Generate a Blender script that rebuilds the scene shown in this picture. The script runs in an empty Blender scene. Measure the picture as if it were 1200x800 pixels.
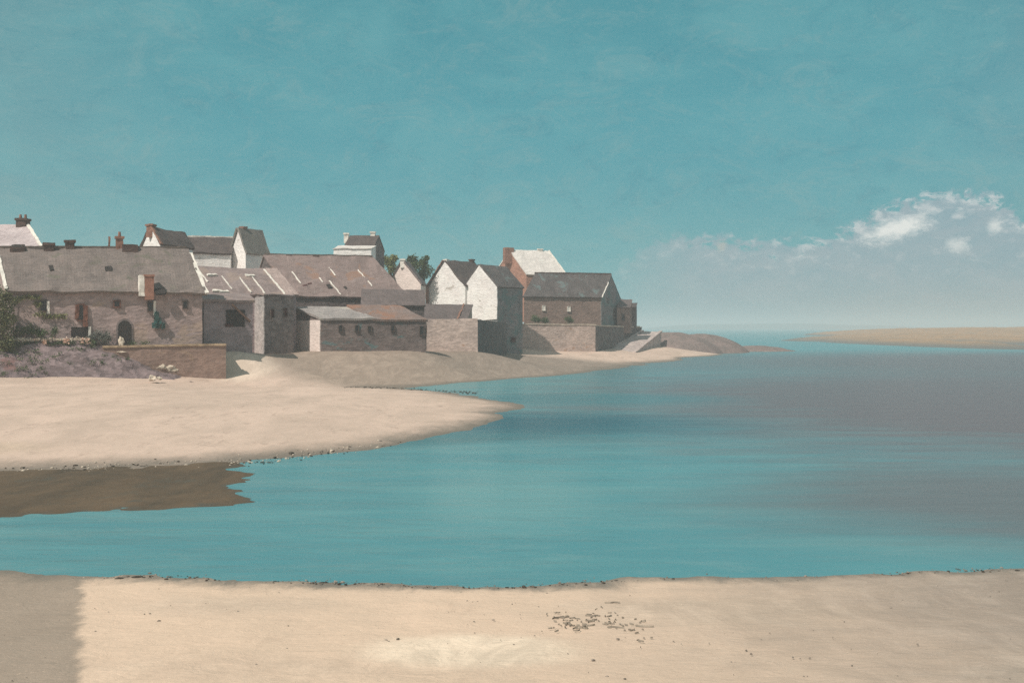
import bpy, bmesh, math, random
import numpy as np
from mathutils import Vector, noise

random.seed(7)
F, HOR, CAMH = 1287.0, 383.0, 5.1        # focal length in photo pixels, horizon row, eye height
S = bpy.context.scene
COL = S.collection
CAM = Vector((0, 0, CAMH))

def G(px, Y):            # plan position of an image column at a distance
    return Vector(((px - 600) / F * Y, Y, 0))
def ZY(py, Y):           # height of an image row at a distance
    return CAMH - (py - HOR) / F * Y
def DW(py):              # distance of the water level at an image row
    return CAMH * F / (py - HOR)
def hit(px, py, p0, n):  # where the sight line meets a plane
    d = Vector(((px - 600) / F, 1, -(py - HOR) / F))
    t = (p0 - CAM).dot(n) / d.dot(n)
    return CAM + d * t

# ------------------------------------------------------------------ materials
def new_mat(name):
    m = bpy.data.materials.new(name); m.use_nodes = True
    nt = m.node_tree; nt.nodes.clear()
    o = nt.nodes.new('ShaderNodeOutputMaterial')
    b = nt.nodes.new('ShaderNodeBsdfPrincipled')
    nt.links.new(b.outputs[0], o.inputs[0])
    return m, nt, b
class NT:
    def __init__(s, nt): s.nt = nt
    def n(s, t, **kw):
        x = s.nt.nodes.new(t)
        for k, v in kw.items(): setattr(x, k, v)
        return x
    def set(s, sock, v):
        if isinstance(v, bpy.types.NodeSocket): s.nt.links.new(v, sock)
        else: sock.default_value = v
    def math(s, op, a, b=None, c=None, clamp=False):
        x = s.n('ShaderNodeMath', operation=op, use_clamp=clamp)
        s.set(x.inputs[0], a)
        if b is not None: s.set(x.inputs[1], b)
        if c is not None: s.set(x.inputs[2], c)
        return x.outputs[0]
    def mix(s, fac, a, b, bt='MIX'):
        x = s.n('ShaderNodeMix', data_type='RGBA', blend_type=bt)
        s.set(x.inputs[0], fac)
        s.set(x.inputs[6], a if isinstance(a, bpy.types.NodeSocket) else (*a[:3], 1))
        s.set(x.inputs[7], b if isinstance(b, bpy.types.NodeSocket) else (*b[:3], 1))
        return x.outputs[2]
    def smooth(s, v, lo, hi, a=0.0, b=1.0):
        x = s.n('ShaderNodeMapRange', interpolation_type='SMOOTHSTEP')
        s.set(x.inputs[0], v)
        for i, q in enumerate((lo, hi, a, b)): s.set(x.inputs[i + 1], q)
        return x.outputs[0]
    def noise(s, vec, scale, detail=4, rough=0.55, dist=0.0):
        x = s.n('ShaderNodeTexNoise')
        if vec is not None: s.nt.links.new(vec, x.inputs['Vector'])
        x.inputs['Scale'].default_value = scale; x.inputs['Detail'].default_value = detail
        x.inputs['Roughness'].default_value = rough; x.inputs['Distortion'].default_value = dist
        return x.outputs['Fac']
    def mapping(s, vec, scale=(1, 1, 1), rot=(0, 0, 0), loc=(0, 0, 0)):
        x = s.n('ShaderNodeMapping')
        s.nt.links.new(vec, x.inputs[0])
        x.inputs['Scale'].default_value = scale; x.inputs['Rotation'].default_value = rot; x.inputs['Location'].default_value = loc
        return x.outputs[0]
    def bump(s, h, strength, dist, normal=None):
        x = s.n('ShaderNodeBump')
        x.inputs['Strength'].default_value = strength; x.inputs['Distance'].default_value = dist
        s.nt.links.new(h, x.inputs['Height'])
        if normal is not None: s.nt.links.new(normal, x.inputs['Normal'])
        return x.outputs[0]
    def pos(s): return s.n('ShaderNodeNewGeometry').outputs['Position']

def scl(c, k): return tuple(min(1, x * k) for x in c)

def wall_mat(name, base, alt=None, patch=None, patch_amt=0.0, patch_scale=0.5, stone=0.35, contrast=0.3, rough=0.95):
    """rubble masonry / limewash: stones, large weather patches, vertical streaks, chalky bump"""
    m, nt, b = new_mat(name); t = NT(nt)
    p = t.pos()
    lift = lambda c: (min(.84, c[0] * 1.13), min(.82, c[1] * 1.13), min(.80, c[2] * 1.2))
    base = lift(base); alt = lift(alt) if alt else scl(base, 0.72)
    big = t.noise(p, 0.45, 5, 0.6, 0.4)
    col = t.mix(t.smooth(big, 0.32, 0.68), base, alt)
    v = t.n('ShaderNodeTexVoronoi'); nt.links.new(t.mapping(p, (2.4, 2.4, 4.2)), v.inputs['Vector']); v.inputs['Scale'].default_value = 1.0
    hue = t.n('ShaderNodeSeparateColor'); nt.links.new(v.outputs['Color'], hue.inputs[0])
    k = t.math('MULTIPLY_ADD', hue.outputs[0], 3.0 * stone, 1 - 1.5 * stone)
    col = t.mix(1.0, col, t.n('ShaderNodeCombineColor').outputs[0], 'MIX') if False else col
    kc = t.n('ShaderNodeCombineColor')
    for i in range(3): nt.links.new(k, kc.inputs[i])
    col = t.mix(1.0, col, kc.outputs[0], 'MULTIPLY')
    streak = t.noise(t.mapping(p, (1.6, 1.6, 0.22)), 1.3, 4, 0.65, 0.3)
    col = t.mix(t.smooth(streak, 0.5, 0.8, 0, contrast), col, scl(base, 0.45))
    fine = t.noise(t.mapping(p, (3, 3, 7)), 1.6, 5, 0.7)
    col = t.mix(t.smooth(fine, 0.45, 0.75, 0, contrast), col, scl(base, 1.5))
    if patch:
        pn = t.noise(t.mapping(p, (1, 1, 1.8), loc=(3.1, 1.7, 5.2)), patch_scale, 5, 0.65, 0.6)
        col = t.mix(t.smooth(pn, 0.62 - patch_amt * 0.25, 0.68 - patch_amt * 0.2, 0, 0.85), col, patch)
    nt.links.new(col, b.inputs['Base Color'])
    b.inputs['Roughness'].default_value = rough; b.inputs['Specular IOR Level'].default_value = 0.2
    h = t.math('ADD', v.outputs['Distance'], t.math('MULTIPLY', fine, 0.8))
    nt.links.new(t.bump(h, 0.35, 0.1), b.inputs['Normal'])
    return m

def roof_mat(name, base, alt, patch=None, patch_amt=0.0, lichen=None, course=0.24):
    """slates or tiles in courses (uv = along ridge, down slope in metres) with repairs, moss and bleaching"""
    m, nt, b = new_mat(name); t = NT(nt)
    uv = t.n('ShaderNodeUVMap').outputs[0]
    p = t.pos()
    lift = lambda c: (min(.84, c[0] * 1.14), min(.82, c[1] * 1.12), min(.80, c[2] * 1.18))
    base, alt = lift(base), lift(alt)
    br = t.n('ShaderNodeTexBrick')
    nt.links.new(t.mapping(uv, (1, 1, 1)), br.inputs['Vector'])
    br.inputs['Scale'].default_value = 1.0; br.inputs['Brick Width'].default_value = 0.42; br.inputs['Row Height'].default_value = course
    br.inputs['Mortar Size'].default_value = 0.025; br.inputs['Bias'].default_value = 0.0; br.inputs['Mortar Smooth'].default_value = 0.4
    br.inputs['Color1'].default_value = (*scl(base, 0.86), 1); br.inputs['Color2'].default_value = (*scl(base, 1.14), 1); br.inputs['Mortar'].default_value = (*scl(base, 0.84), 1)
    big = t.noise(t.mapping(uv, (0.5, 0.28, 1)), 1.0, 6, 0.62, 0.6)
    nn = t.noise(p, 0.6, 5, 0.65, 0.3)
    col = t.mix(t.smooth(nn, 0.38, 0.66, 0, 0.75), br.outputs['Color'], alt)
    col = t.mix(t.smooth(big, 0.5, 0.75, 0, 0.5), col, scl(base, 0.55))
    st = t.noise(t.mapping(uv, (2.2, 0.25, 1)), 1.4, 4, 0.7)
    col = t.mix(t.smooth(st, 0.5, 0.76, 0, 0.5), col, scl(alt, 1.5))
    hs = t.noise(t.mapping(uv, (0.35, 2.6, 1)), 1.2, 5, 0.75, 0.3)
    col = t.mix(t.smooth(hs, 0.45, 0.72, 0, 0.55), col, scl(base, 0.6))
    if patch:
        pn = t.noise(t.mapping(p, loc=(7, 2, 4)), 0.42, 4, 0.6, 0.8)
        col = t.mix(t.smooth(pn, 0.6 - patch_amt * 0.2, 0.68 - patch_amt * 0.2, 0, 0.8), col, patch)
    if lichen:
        ln = t.noise(p, 1.7, 5, 0.7)
        col = t.mix(t.smooth(ln, 0.55, 0.72, 0, 0.55), col, lichen)
    nt.links.new(col, b.inputs['Base Color'])
    b.inputs['Roughness'].default_value = 0.8; b.inputs['Specular IOR Level'].default_value = 0.25
    h = t.math('ADD', br.outputs['Fac'], t.math('MULTIPLY', st, -0.8))
    nt.links.new(t.bump(h, 0.5, -0.1), b.inputs['Normal'])
    return m

def plain_mat(name, c, var=0.35, scale=2.0, rough=0.85, spec=0.25, bump=0.3):
    m, nt, b = new_mat(name); t = NT(nt)
    p = t.pos()
    n1 = t.noise(p, scale, 5, 0.65)
    col = t.mix(t.smooth(n1, 0.3, 0.7), scl(c, 1 - var), scl(c, 1 + var))
    nt.links.new(col, b.inputs['Base Color'])
    b.inputs['Roughness'].default_value = rough; b.inputs['Specular IOR Level'].default_value = spec
    if bump: nt.links.new(t.bump(n1, bump, 0.05), b.inputs['Normal'])
    return m

def leaf_mat(name, a, c):
    m, nt, b = new_mat(name); t = NT(nt)
    p = t.pos()
    n1 = t.noise(p, 1.6, 3, 0.6); n2 = t.noise(p, 9, 2, 0.6)
    col = t.mix(t.smooth(n1, 0.35, 0.65), a, c)
    col = t.mix(t.smooth(n2, 0.45, 0.8, 0, 0.6), col, scl(c, 1.5))
    nt.links.new(col, b.inputs['Base Color']); b.inputs['Roughness'].default_value = 0.7
    return m

# ------------------------------------------------------------------ object helpers
def tag(o, label=None, cat=None, group=None, kind=None):
    if label: o['label'] = label
    if cat: o['category'] = cat
    if group: o['group'] = group
    if kind: o['kind'] = kind
    return o
def empty(name, loc, label, cat, group=None):
    o = bpy.data.objects.new(name, None); COL.objects.link(o); o.location = loc
    o.empty_display_size = 0.3
    return tag(o, label, cat, group)
def mobj(name, bm, mat, parent=None, origin=None, smooth=False):
    """bm holds WORLD coordinates; the object's origin goes to its thing's origin"""
    org = Vector(origin) if origin is not None else Vector((0, 0, 0))
    p = parent
    base = Vector((0, 0, 0))
    while p is not None:
        base += p.location; p = p.parent
    off = base if parent is not None else org
    bmesh.ops.translate(bm, verts=bm.verts, vec=-off)
    me = bpy.data.meshes.new(name); bm.to_mesh(me); bm.free()
    if smooth:
        for f in me.polygons: f.use_smooth = True
    for mm in (mat if isinstance(mat, (list, tuple)) else [mat]): me.materials.append(mm)
    o = bpy.data.objects.new(name, me); COL.objects.link(o)
    if parent is not None: o.parent = parent
    else: o.location = org
    return o
def poly_prism(bm, bot, top):
    vb = [bm.verts.new(p) for p in bot]; vt = [bm.verts.new(p) for p in top]
    n = len(bot)
    bm.faces.new(vb[::-1]); bm.faces.new(vt)
    for i in range(n): bm.faces.new((vb[i], vb[(i + 1) % n], vt[(i + 1) % n], vt[i]))
def obox(bm, c, ux, uy, uz):
    """box from centre and three half-extent vectors"""
    c = Vector(c)
    q = [c + sx * ux + sy * uy - uz for sx, sy in ((-1, -1), (1, -1), (1, 1), (-1, 1))]
    r = [p + 2 * uz for p in q]
    poly_prism(bm, q, r)
def grid_cut(bm, step):
    xs = [v.co.copy() for v in bm.verts]
    for ax in range(3):
        lo = min(p[ax] for p in xs); hi = max(p[ax] for p in xs)
        n = min(40, int((hi - lo) / step))
        for i in range(1, n + 1):
            co = Vector((0, 0, 0)); co[ax] = lo + (hi - lo) * i / (n + 1) + 0.0137
            no = Vector((0, 0, 0)); no[ax] = 1
            bmesh.ops.bisect_plane(bm, geom=bm.verts[:] + bm.edges[:] + bm.faces[:], dist=1e-4, plane_co=co, plane_no=no)
def wobble(bm, step=0.9, amp=0.05, freq=0.6, zk=1.0):
    grid_cut(bm, step)
    for v in bm.verts:
        d = noise.noise_vector(v.co * freq) * amp + noise.noise_vector(v.co * freq * 3.1) * amp * 0.45
        d.z *= zk
        v.co += d
def uv_slope(bm, along, down):
    uvl = bm.loops.layers.uv.verify()
    for f in bm.faces:
        for l in f.loops: l[uvl].uv = (l.vert.co.dot(along), l.vert.co.dot(down))

# ------------------------------------------------------------------ palette
M = {}
M['stone_taupe'] = wall_mat('taupe rubble wall', (0.33, 0.25, 0.22), (0.265, 0.21, 0.195), (0.40, 0.30, 0.25), 0.2, 0.35, 0.14, 0.2)
M['beige'] = wall_mat('beige render', (0.42, 0.36, 0.29), None, None, 0, 0.5, 0.06)
M['white'] = wall_mat('limewash', (0.80, 0.76, 0.70), (0.68, 0.64, 0.59), (0.42, 0.38, 0.34), 0.0, 0.6, 0.05, 0.22)
M['pink_white'] = wall_mat('pinkish limewash', (0.68, 0.58, 0.51), (0.58, 0.5, 0.44), None, 0, 0.5, 0.05, 0.2)
M['grey_wall'] = wall_mat('grey granite', (0.20, 0.165, 0.15), (0.155, 0.13, 0.122), None, 0, 0.5, 0.2, 0.25)
M['grey_sunlit'] = wall_mat('sunlit grey granite', (0.40, 0.365, 0.335), (0.3, 0.28, 0.26), (0.6, 0.55, 0.5), 0.1, 0.6, 0.12, 0.25)
M['lilac'] = wall_mat('lilac granite', (0.31, 0.25, 0.245), (0.24, 0.2, 0.198), None, 0, 0.5, 0.12, 0.25)
M['dark_stone'] = wall_mat('dark stone', (0.125, 0.103, 0.095), (0.09, 0.076, 0.072), None, 0, 0.5, 0.2, 0.3)
M['dark_teal_patch'] = wall_mat('dark stone with old turquoise paint', (0.16, 0.126, 0.112), (0.118, 0.097, 0.09), (0.105, 0.175, 0.18), 0.2, 0.45, 0.15, 0.3)
M['brown_wall'] = wall_mat('brown stone', (0.215, 0.15, 0.12), (0.18, 0.128, 0.104), None, 0, 0.4, 0.12, 0.2)
M['brown_seawall'] = wall_mat('brown seawall', (0.25, 0.172, 0.135), (0.205, 0.145, 0.118), (0.30, 0.215, 0.165), 0.1, 0.3, 0.1, 0.18)
M['mauve_bank'] = wall_mat('mauve rubble bank', (0.19, 0.145, 0.14), (0.145, 0.113, 0.11), (0.2, 0.115, 0.108), 0.05, 0.3, 0.25, 0.35)
M['quay'] = wall_mat('pale quay stone', (0.45, 0.355, 0.295), (0.38, 0.305, 0.26), (0.40, 0.25, 0.17), 0.0, 0.4, 0.12, 0.25)
M['quay_shaded'] = wall_mat('shaded weedy quay stone', (0.15, 0.13, 0.118), (0.10, 0.095, 0.09), (0.13, 0.165, 0.155), 0.15, 0.35, 0.2, 0.3)  # darker copy of the quay stone, shade put into the colour
M['red_wall'] = wall_mat('red brick gable', (0.31, 0.165, 0.115), (0.25, 0.14, 0.10), None, 0, 0.5, 0.12, 0.25)
M['teal_grey'] = wall_mat('grey gable with blue-green patches', (0.215, 0.20, 0.19), (0.16, 0.15, 0.145), (0.13, 0.20, 0.20), 0.6, 0.35, 0.15, 0.3)
M['roof_grey'] = roof_mat('weathered grey slate', (0.165, 0.14, 0.124), (0.205, 0.168, 0.146), (0.145, 0.138, 0.108), 0.0, (0.225, 0.195, 0.172))
M['roof_pale'] = roof_mat('bleached mauve slate', (0.42, 0.36, 0.35), (0.5, 0.44, 0.42))
M['roof_dark'] = roof_mat('dark brown slate', (0.075, 0.06, 0.055), (0.11, 0.088, 0.078))
M['roof_green'] = roof_mat('grey green slate', (0.17, 0.155, 0.135), (0.19, 0.18, 0.15), None, 0, (0.15, 0.16, 0.11))
M['roof_mauve'] = roof_mat('mauve grey slate', (0.23, 0.18, 0.165), (0.29, 0.235, 0.215), (0.33, 0.25, 0.215), 0.2)
M['roof_pink'] = roof_mat('pinkish slate', (0.36, 0.28, 0.245), (0.42, 0.33, 0.29))
M['roof_barn'] = roof_mat('brown slate with rust', (0.195, 0.148, 0.132), (0.25, 0.19, 0.17), (0.28, 0.165, 0.12), 0.0, (0.31, 0.265, 0.25))
M['roof_rust'] = roof_mat('rust brown tile', (0.22, 0.15, 0.12), (0.2, 0.165, 0.15), (0.29, 0.15, 0.10), 0.25)
M['roof_ash'] = roof_mat('ash grey slate', (0.27, 0.25, 0.23), (0.34, 0.31, 0.28), (0.48, 0.44, 0.38), 0.0)
M['roof_brown'] = roof_mat('mid brown slate', (0.125, 0.102, 0.095), (0.16, 0.13, 0.12))
M['roof_white'] = roof_mat('whitewashed slate', (0.68, 0.645, 0.58), (0.55, 0.52, 0.47), (0.78, 0.75, 0.70), 0.15)
M['roof_tealdark'] = roof_mat('dark slate with blue green bloom', (0.085, 0.076, 0.072), (0.12, 0.105, 0.098), (0.14, 0.185, 0.185), 0.12)
M['lime'] = plain_mat('lime mortar', (0.72, 0.68, 0.62), 0.15, 3.0)
M['ridge'] = plain_mat('ridge tile', (0.13, 0.105, 0.092), 0.3, 3.0)
M['brick'] = plain_mat('chimney brick', (0.25, 0.13, 0.095), 0.3, 4.0)
M['brick_dark'] = plain_mat('sooty chimney brick', (0.085, 0.055, 0.048), 0.4, 4.0)
M['red_paint'] = plain_mat('red ochre stack', (0.30, 0.15, 0.11), 0.2, 2.5)
M['glass'] = plain_mat('dark window glass', (0.018, 0.018, 0.02), 0.2, 3, 0.35, 0.5, 0)
M['dark'] = plain_mat('tarred timber and opening shade', (0.03, 0.026, 0.025), 0.4, 6, 0.8)
M['frame'] = plain_mat('white painted frame', (0.70, 0.66, 0.60), 0.1, 5)
M['frame_dark'] = plain_mat('weathered frame', (0.1, 0.075, 0.065), 0.3, 5)
M['red_wood'] = plain_mat('red brown wood', (0.14, 0.06, 0.042), 0.35, 5)
M['oxide'] = plain_mat('dark red oxide', (0.075, 0.028, 0.026), 0.3, 5)
M['wood'] = plain_mat('old timber', (0.15, 0.085, 0.06), 0.3, 5)
M['net_green'] = plain_mat('tarred green net', (0.025, 0.075, 0.07), 0.5, 6)
M['leaf_dark'] = leaf_mat('dark leaves', (0.04, 0.065, 0.025), (0.07, 0.11, 0.035))
M['leaf_mid'] = leaf_mat('olive leaves', (0.075, 0.085, 0.035), (0.12, 0.13, 0.05))
M['leaf_yellow'] = leaf_mat('yellow green leaves', (0.10, 0.12, 0.035), (0.19, 0.20, 0.07))
M['leaf_blue'] = leaf_mat('grey green leaves', (0.075, 0.09, 0.08), (0.12, 0.135, 0.115))
M['bark'] = plain_mat('bark', (0.07, 0.055, 0.045), 0.3, 5)
M['petal'] = plain_mat('pale petals', (0.72, 0.66, 0.56), 0.15, 8, 0.8, 0.2, 0)
M['petal_pink'] = plain_mat('salmon petals', (0.68, 0.46, 0.36), 0.15, 8, 0.8, 0.2, 0)
M['rock_pale'] = plain_mat('pale granite', (0.52, 0.45, 0.37), 0.3, 2.5)
M['rock_ochre'] = plain_mat('ochre rock', (0.33, 0.245, 0.165), 0.35, 2.5)
M['weed'] = plain_mat('dried seaweed', (0.055, 0.045, 0.036), 0.5, 5, 0.7)
M['weed_grey'] = plain_mat('bleached seaweed', (0.27, 0.235, 0.195), 0.4, 5, 0.8)
M['pebble'] = plain_mat('pebbles', (0.22, 0.19, 0.165), 0.6, 9)
M['slip'] = wall_mat('pale slip stone', (0.46, 0.385, 0.335), (0.36, 0.30, 0.27), None, 0, 0.5, 0.15, 0.35)

# ------------------------------------------------------------------ houses
class House:
    """a house on any four-cornered plan. A-B is the front, D and C lie behind; ridge runs A->B ('front') or A->D ('deep'),
    'lean' gives one slope rising from the front to the back"""
    def __init__(s, name, label, A, B, dv, z0, ze, zr, wall, roof, ridge='front', rf=0.5, over=0.3, group=None, cat='house', wob=0.07, thick=0.22, zr1=None):
        s.A, s.B = Vector(A), Vector(B); dv = Vector((dv[0], dv[1], 0))
        s.C, s.D = s.B + dv, s.A + dv
        s.z0, s.ze, s.zr = z0, ze, zr
        zr1 = zr if zr1 is None else zr1
        ctr = (s.A + s.B + s.C + s.D) / 4; ctr.z = z0
        s.root = empty(name, ctr, label, cat, group)
        s.roofmat = M[roof]
        A, B, C, D = s.A, s.B, s.C, s.D
        up = lambda p, z: Vector((p.x, p.y, z))
        bm = bmesh.new()
        b = [bm.verts.new(up(p, z0)) for p in (A, B, C, D)]
        zc = zr if ridge == 'lean' else ze
        e = [bm.verts.new(up(p, z)) for p, z in ((A, ze), (B, ze), (C, zc), (D, zc))]
        if ridge == 'front':
            R0, R1 = A.lerp(D, rf), B.lerp(C, rf)
            g0, g1 = bm.verts.new(up(R0, zr)), bm.verts.new(up(R1, zr1))
            bm.faces.new((b[0], b[1], e[1], e[0])); bm.faces.new((b[2], b[3], e[3], e[2]))
            bm.faces.new((b[1], b[2], e[2], g1, e[1])); bm.faces.new((b[3], b[0], e[0], g0, e[3]))
            bm.faces.new((e[0], e[1], g1, g0)); bm.faces.new((g0, g1, e[2], e[3]))
            slopes = [(R0, R1, A, B), (R1, R0, C, D)]
        elif ridge == 'deep':
            R0, R1 = A.lerp(B, rf), D.lerp(C, rf)
            g0, g1 = bm.verts.new(up(R0, zr)), bm.verts.new(up(R1, zr))
            bm.faces.new((b[0], b[1], e[1], g0, e[0])); bm.faces.new((b[2], b[3], e[3], g1, e[2]))
            bm.faces.new((b[1], b[2], e[2], e[1])); bm.faces.new((b[3], b[0], e[0], e[3]))
            bm.faces.new((e[1], e[2], g1, g0)); bm.faces.new((e[3], e[0], g0, g1))
            slopes = [(R0, R1, B, C), (R1, R0, D, A)]
        else:
            R0, R1 = D, C
            for i in range(4): bm.faces.new((b[i], b[(i + 1) % 4], e[(i + 1) % 4], e[i]))
            bm.faces.new(e)
            slopes = [(D, C, A, B)]
        s.R0, s.R1 = up(R0, zr), up(R1, zr1)
        zs = {id(R0): zr, id(R1): zr1}
        bmesh.ops.recalc_face_normals(bm, faces=bm.faces)
        wobble(bm, 0.8, wob * 0.6)
        s.wall = mobj('wall', bm, M[wall], s.root)
        # roof slabs, as one part
        bm = bmesh.new(); s.planes = []
        uvl = bm.loops.layers.uv.verify()
        for r0, r1, e0, e1 in slopes:
            r0, r1, e0, e1 = up(r0, zs.get(id(r0), zr)), up(r1, zs.get(id(r1), zr)), up(e0, ze), up(e1, ze)
            al = (r1 - r0).normalized()
            dn = ((e0 + e1) / 2 - (r0 + r1) / 2).normalized()
            n = al.cross(dn).normalized()
            if n.z < 0: n = -n
            d0, d1 = (e0 - r0).normalized(), (e1 - r1).normalized()
            ov = over
            q = [r0 - al * ov, r1 + al * ov, e1 + al * ov + d1 * ov * 1.2, e0 - al * ov + d0 * ov * 1.2]
            sub = bmesh.new()
            poly_prism(sub, [p + n * 0.02 for p in q], [p + n * (0.02 + thick) for p in q])
            bmesh.ops.recalc_face_normals(sub, faces=sub.faces)
            grid_cut(sub, 0.7)
            uv_slope(sub, al, dn)
            for v in sub.verts:
                w = noise.noise(v.co * 0.45) * wob * 1.5 + noise.noise(v.co * 1.6) * wob * 0.7
                v.co += n * w + noise.noise_vector(v.co * 0.9 + Vector((9, 3, 1))) * wob * 0.6
            tmp = bpy.data.meshes.new('tmp'); sub.to_mesh(tmp); sub.free()
            bm.from_mesh(tmp); bpy.data.meshes.remove(tmp)
            s.planes.append((r0 + n * (0.02 + thick), n, al, dn, q))
        s.roof = mobj('roof', bm, s.roofmat, s.root)
        s.n_thick = 0.02 + thick
    def roof_pt(s, px, py, i=0):
        p0, n, al, dn, q = s.planes[i]
        return hit(px, py, p0, n), n, al, dn
    def wall_pt(s, px, py, face='AB'):
        P, Q = getattr(s, face[0]), getattr(s, face[1])
        d = (Q - P).normalized(); n = Vector((d.y, -d.x, 0))
        return hit(px, py, P, n), n, d
    def verge(s, end, mat='lime', w=0.14, i=0, name='verge', f0=0.0, f1=1.0, lift=0.06):
        """raised mortar or stone course running down the slope i; end 0..1 along the ridge"""
        p0, n, al, dn, q = s.planes[i]
        top = q[0].lerp(q[1], end); bot = q[3].lerp(q[2], end)
        a, b2 = top.lerp(bot, f0), top.lerp(bot, f1)
        d = b2 - a; side = n.cross(d.normalized())
        bm = bmesh.new()
        obox(bm, (a + b2) / 2 + n * (s.n_thick + lift * 0.3), side * w, d / 2, n * lift)
        wobble(bm, 0.35, 0.07, 1.5)
        return mobj(name, bm, M[mat], s.root)
    def ridge_cap(s, mat='ridge', w=0.16, f0=0.0, f1=1.0):
        a = s.R0.lerp(s.R1, f0); b2 = s.R0.lerp(s.R1, f1)
        d = b2 - a; side = Vector((d.y, -d.x, 0)).normalized()
        bm = bmesh.new()
        obox(bm, (a + b2) / 2 + Vector((0, 0, s.n_thick + 0.0)), side * w, d / 2 + d.normalized() * 0.1, Vector((0, 0, 0.13)))
        wobble(bm, 0.45, 0.06, 1.2)
        return mobj('ridge_cap', bm, M[mat], s.root)
    def chimney(s, px, w, h, base_z, Y=None, mat='brick_dark', pot=True, pt=None, d=None, label=None, sink=1.0, cap=True):
        """stack standing on the ridge (or at pt) under the image column px"""
        if pt is None:
            r = s.R1 - s.R0; nn = Vector((r.y, -r.x, 0)).normalized()
            pt = hit(px, HOR, s.R0, nn)
        al = (s.R1 - s.R0); al.z = 0; al.normalize(); pr = Vector((-al.y, al.x, 0))
        d = d or w
        bm = bmesh.new()
        z1 = base_z + h
        obox(bm, Vector((pt.x, pt.y, (base_z - sink + z1) / 2)), al * w / 2, pr * d / 2, Vector((0, 0, (z1 - base_z + sink) / 2)))
        if cap: obox(bm, Vector((pt.x, pt.y, z1 - 0.09)), al * (w / 2 + 0.09), pr * (d / 2 + 0.09), Vector((0, 0, 0.1)))
        wobble(bm, 0.3, 0.06, 1.4)
        c = mobj('chimney', bm, M[mat], s.root)
        if label: c['label'] = label
        if pot:
            for k in ((-0.25, 0.25) if w > 0.7 else (0,)):
                bm = bmesh.new()
                r = bmesh.ops.create_cone(bm, cap_ends=True, segments=10, radius1=0.14, radius2=0.1, depth=0.4)
                bmesh.ops.translate(bm, verts=r['verts'], vec=Vector((pt.x, pt.y, z1 + 0.2)) + al * k * w)
                mobj('chimney_pot', bm, M['brick'], c)
        return c
    def window(s, px, py, w, h, face='AB', frame='frame_dark', fw=0.09, label=None, pane='glass', sill=True):
        c, n, d = s.wall_pt(px, py, face)
        c = c + n * 0.02
        uz = Vector((0, 0, 1))
        bm = bmesh.new()
        for sx in (-1, 1): obox(bm, c + d * sx * (w / 2 + fw / 2) + n * 0.03, d * fw / 2, n * 0.09, uz * (h / 2 + fw))
        obox(bm, c + uz * (h / 2 + fw / 2) + n * 0.03, d * w / 2, n * 0.088, uz * fw / 2)
        obox(bm, c - uz * (h / 2 + fw / 2) + n * 0.05, d * (w / 2 + fw * 1.3), n * 0.13, uz * fw * 0.45)
        wd = mobj('window', bm, M[frame], s.root)
        if label: wd['label'] = label
        bm = bmesh.new()
        obox(bm, c, d * w / 2, n * 0.05, uz * h / 2)
        mobj('pane', bm, M[pane], wd)
        return wd
    def panel(s, name, px, py, w, h, face='AB', mat='dark', t=0.08, parent=None, arch=False, jag=0.0, label=None):
        """flat thing on a wall: door leaf, shutter, hatch; arch rounds its head; jag roughens its outline"""
        c, n, d = s.wall_pt(px, py, face)
        pts = []
        if arch:
            pts = [(-w / 2, -h / 2), (w / 2, -h / 2), (w / 2, h / 2 - w / 2)]
            for k in range(1, 8):
                a = math.pi * k / 8; pts.append((math.cos(a) * w / 2, h / 2 - w / 2 + math.sin(a) * w / 2))
            pts.append((-w / 2, h / 2 - w / 2))
        else:
            pts = [(-w / 2, -h / 2), (w / 2, -h / 2), (w / 2, h / 2), (-w / 2, h / 2)]
        bm = bmesh.new()
        bot = [c + d * a + Vector((0, 0, b)) + n * 0.0 for a, b in pts]
        poly_prism(bm, [p - n * 0.05 for p in bot], [p + n * (0.02 + t) for p in bot])
        bmesh.ops.recalc_face_normals(bm, faces=bm.faces)
        if jag: wobble(bm, 0.2, jag, 2.2)
        o = mobj(name, bm, M[mat], parent or s.root)
        if label: o['label'] = label
        return o
    def skylight(s, px, py, w, h, i=0, mat='dark', name='skylight', t=0.07):
        c, n, al, dn = s.roof_pt(px, py, i)
        side = n.cross(dn).normalized()
        bm = bmesh.new()
        obox(bm, c + n * t * 0.6, side * w / 2, dn * h / 2, n * t)
        wobble(bm, 0.25, 0.06, 2)
        return mobj(name, bm, M[mat], s.root)

# ---- 1 long foreground house
h = House('house', 'long low taupe house with white roof verges and an arched dark door',
          G(12, 86), G(237, 92), (-5.2, 7.6), 2.6, ZY(342, 89), 11.35, 'stone_taupe', 'roof_grey', over=0.28, wob=0.11, zr1=11.75)
h1 = h
h.verge(1.0, w=0.15, f0=0.12); h.verge(0.0, w=0.13, f0=0.2, f1=0.97)
h.ridge_cap('ridge')
h.chimney(57, 0.75, 0.35, 11.7, pot=False)
h.chimney(82, 0.7, 0.65, 11.7, pot=False)
h.chimney(140, 0.6, 0.95, 11.85, mat='brick', pot=True)
h.chimney(128, 0.16, 0.9, 11.85, mat='brick', pot=False, cap=False)
h.chimney(152, 1.3, 0.22, 11.9, pot=False, cap=False)
h.chimney(20, 1.1, 0.05, 11.6, pot=False, cap=False)
h.skylight(60, 315, 0.32, 0.75); h.skylight(127, 316, 0.5, 0.65); h.skylight(188, 342, 0.85, 0.7); h.skylight(22, 291, 1.0, 0.8)
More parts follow.
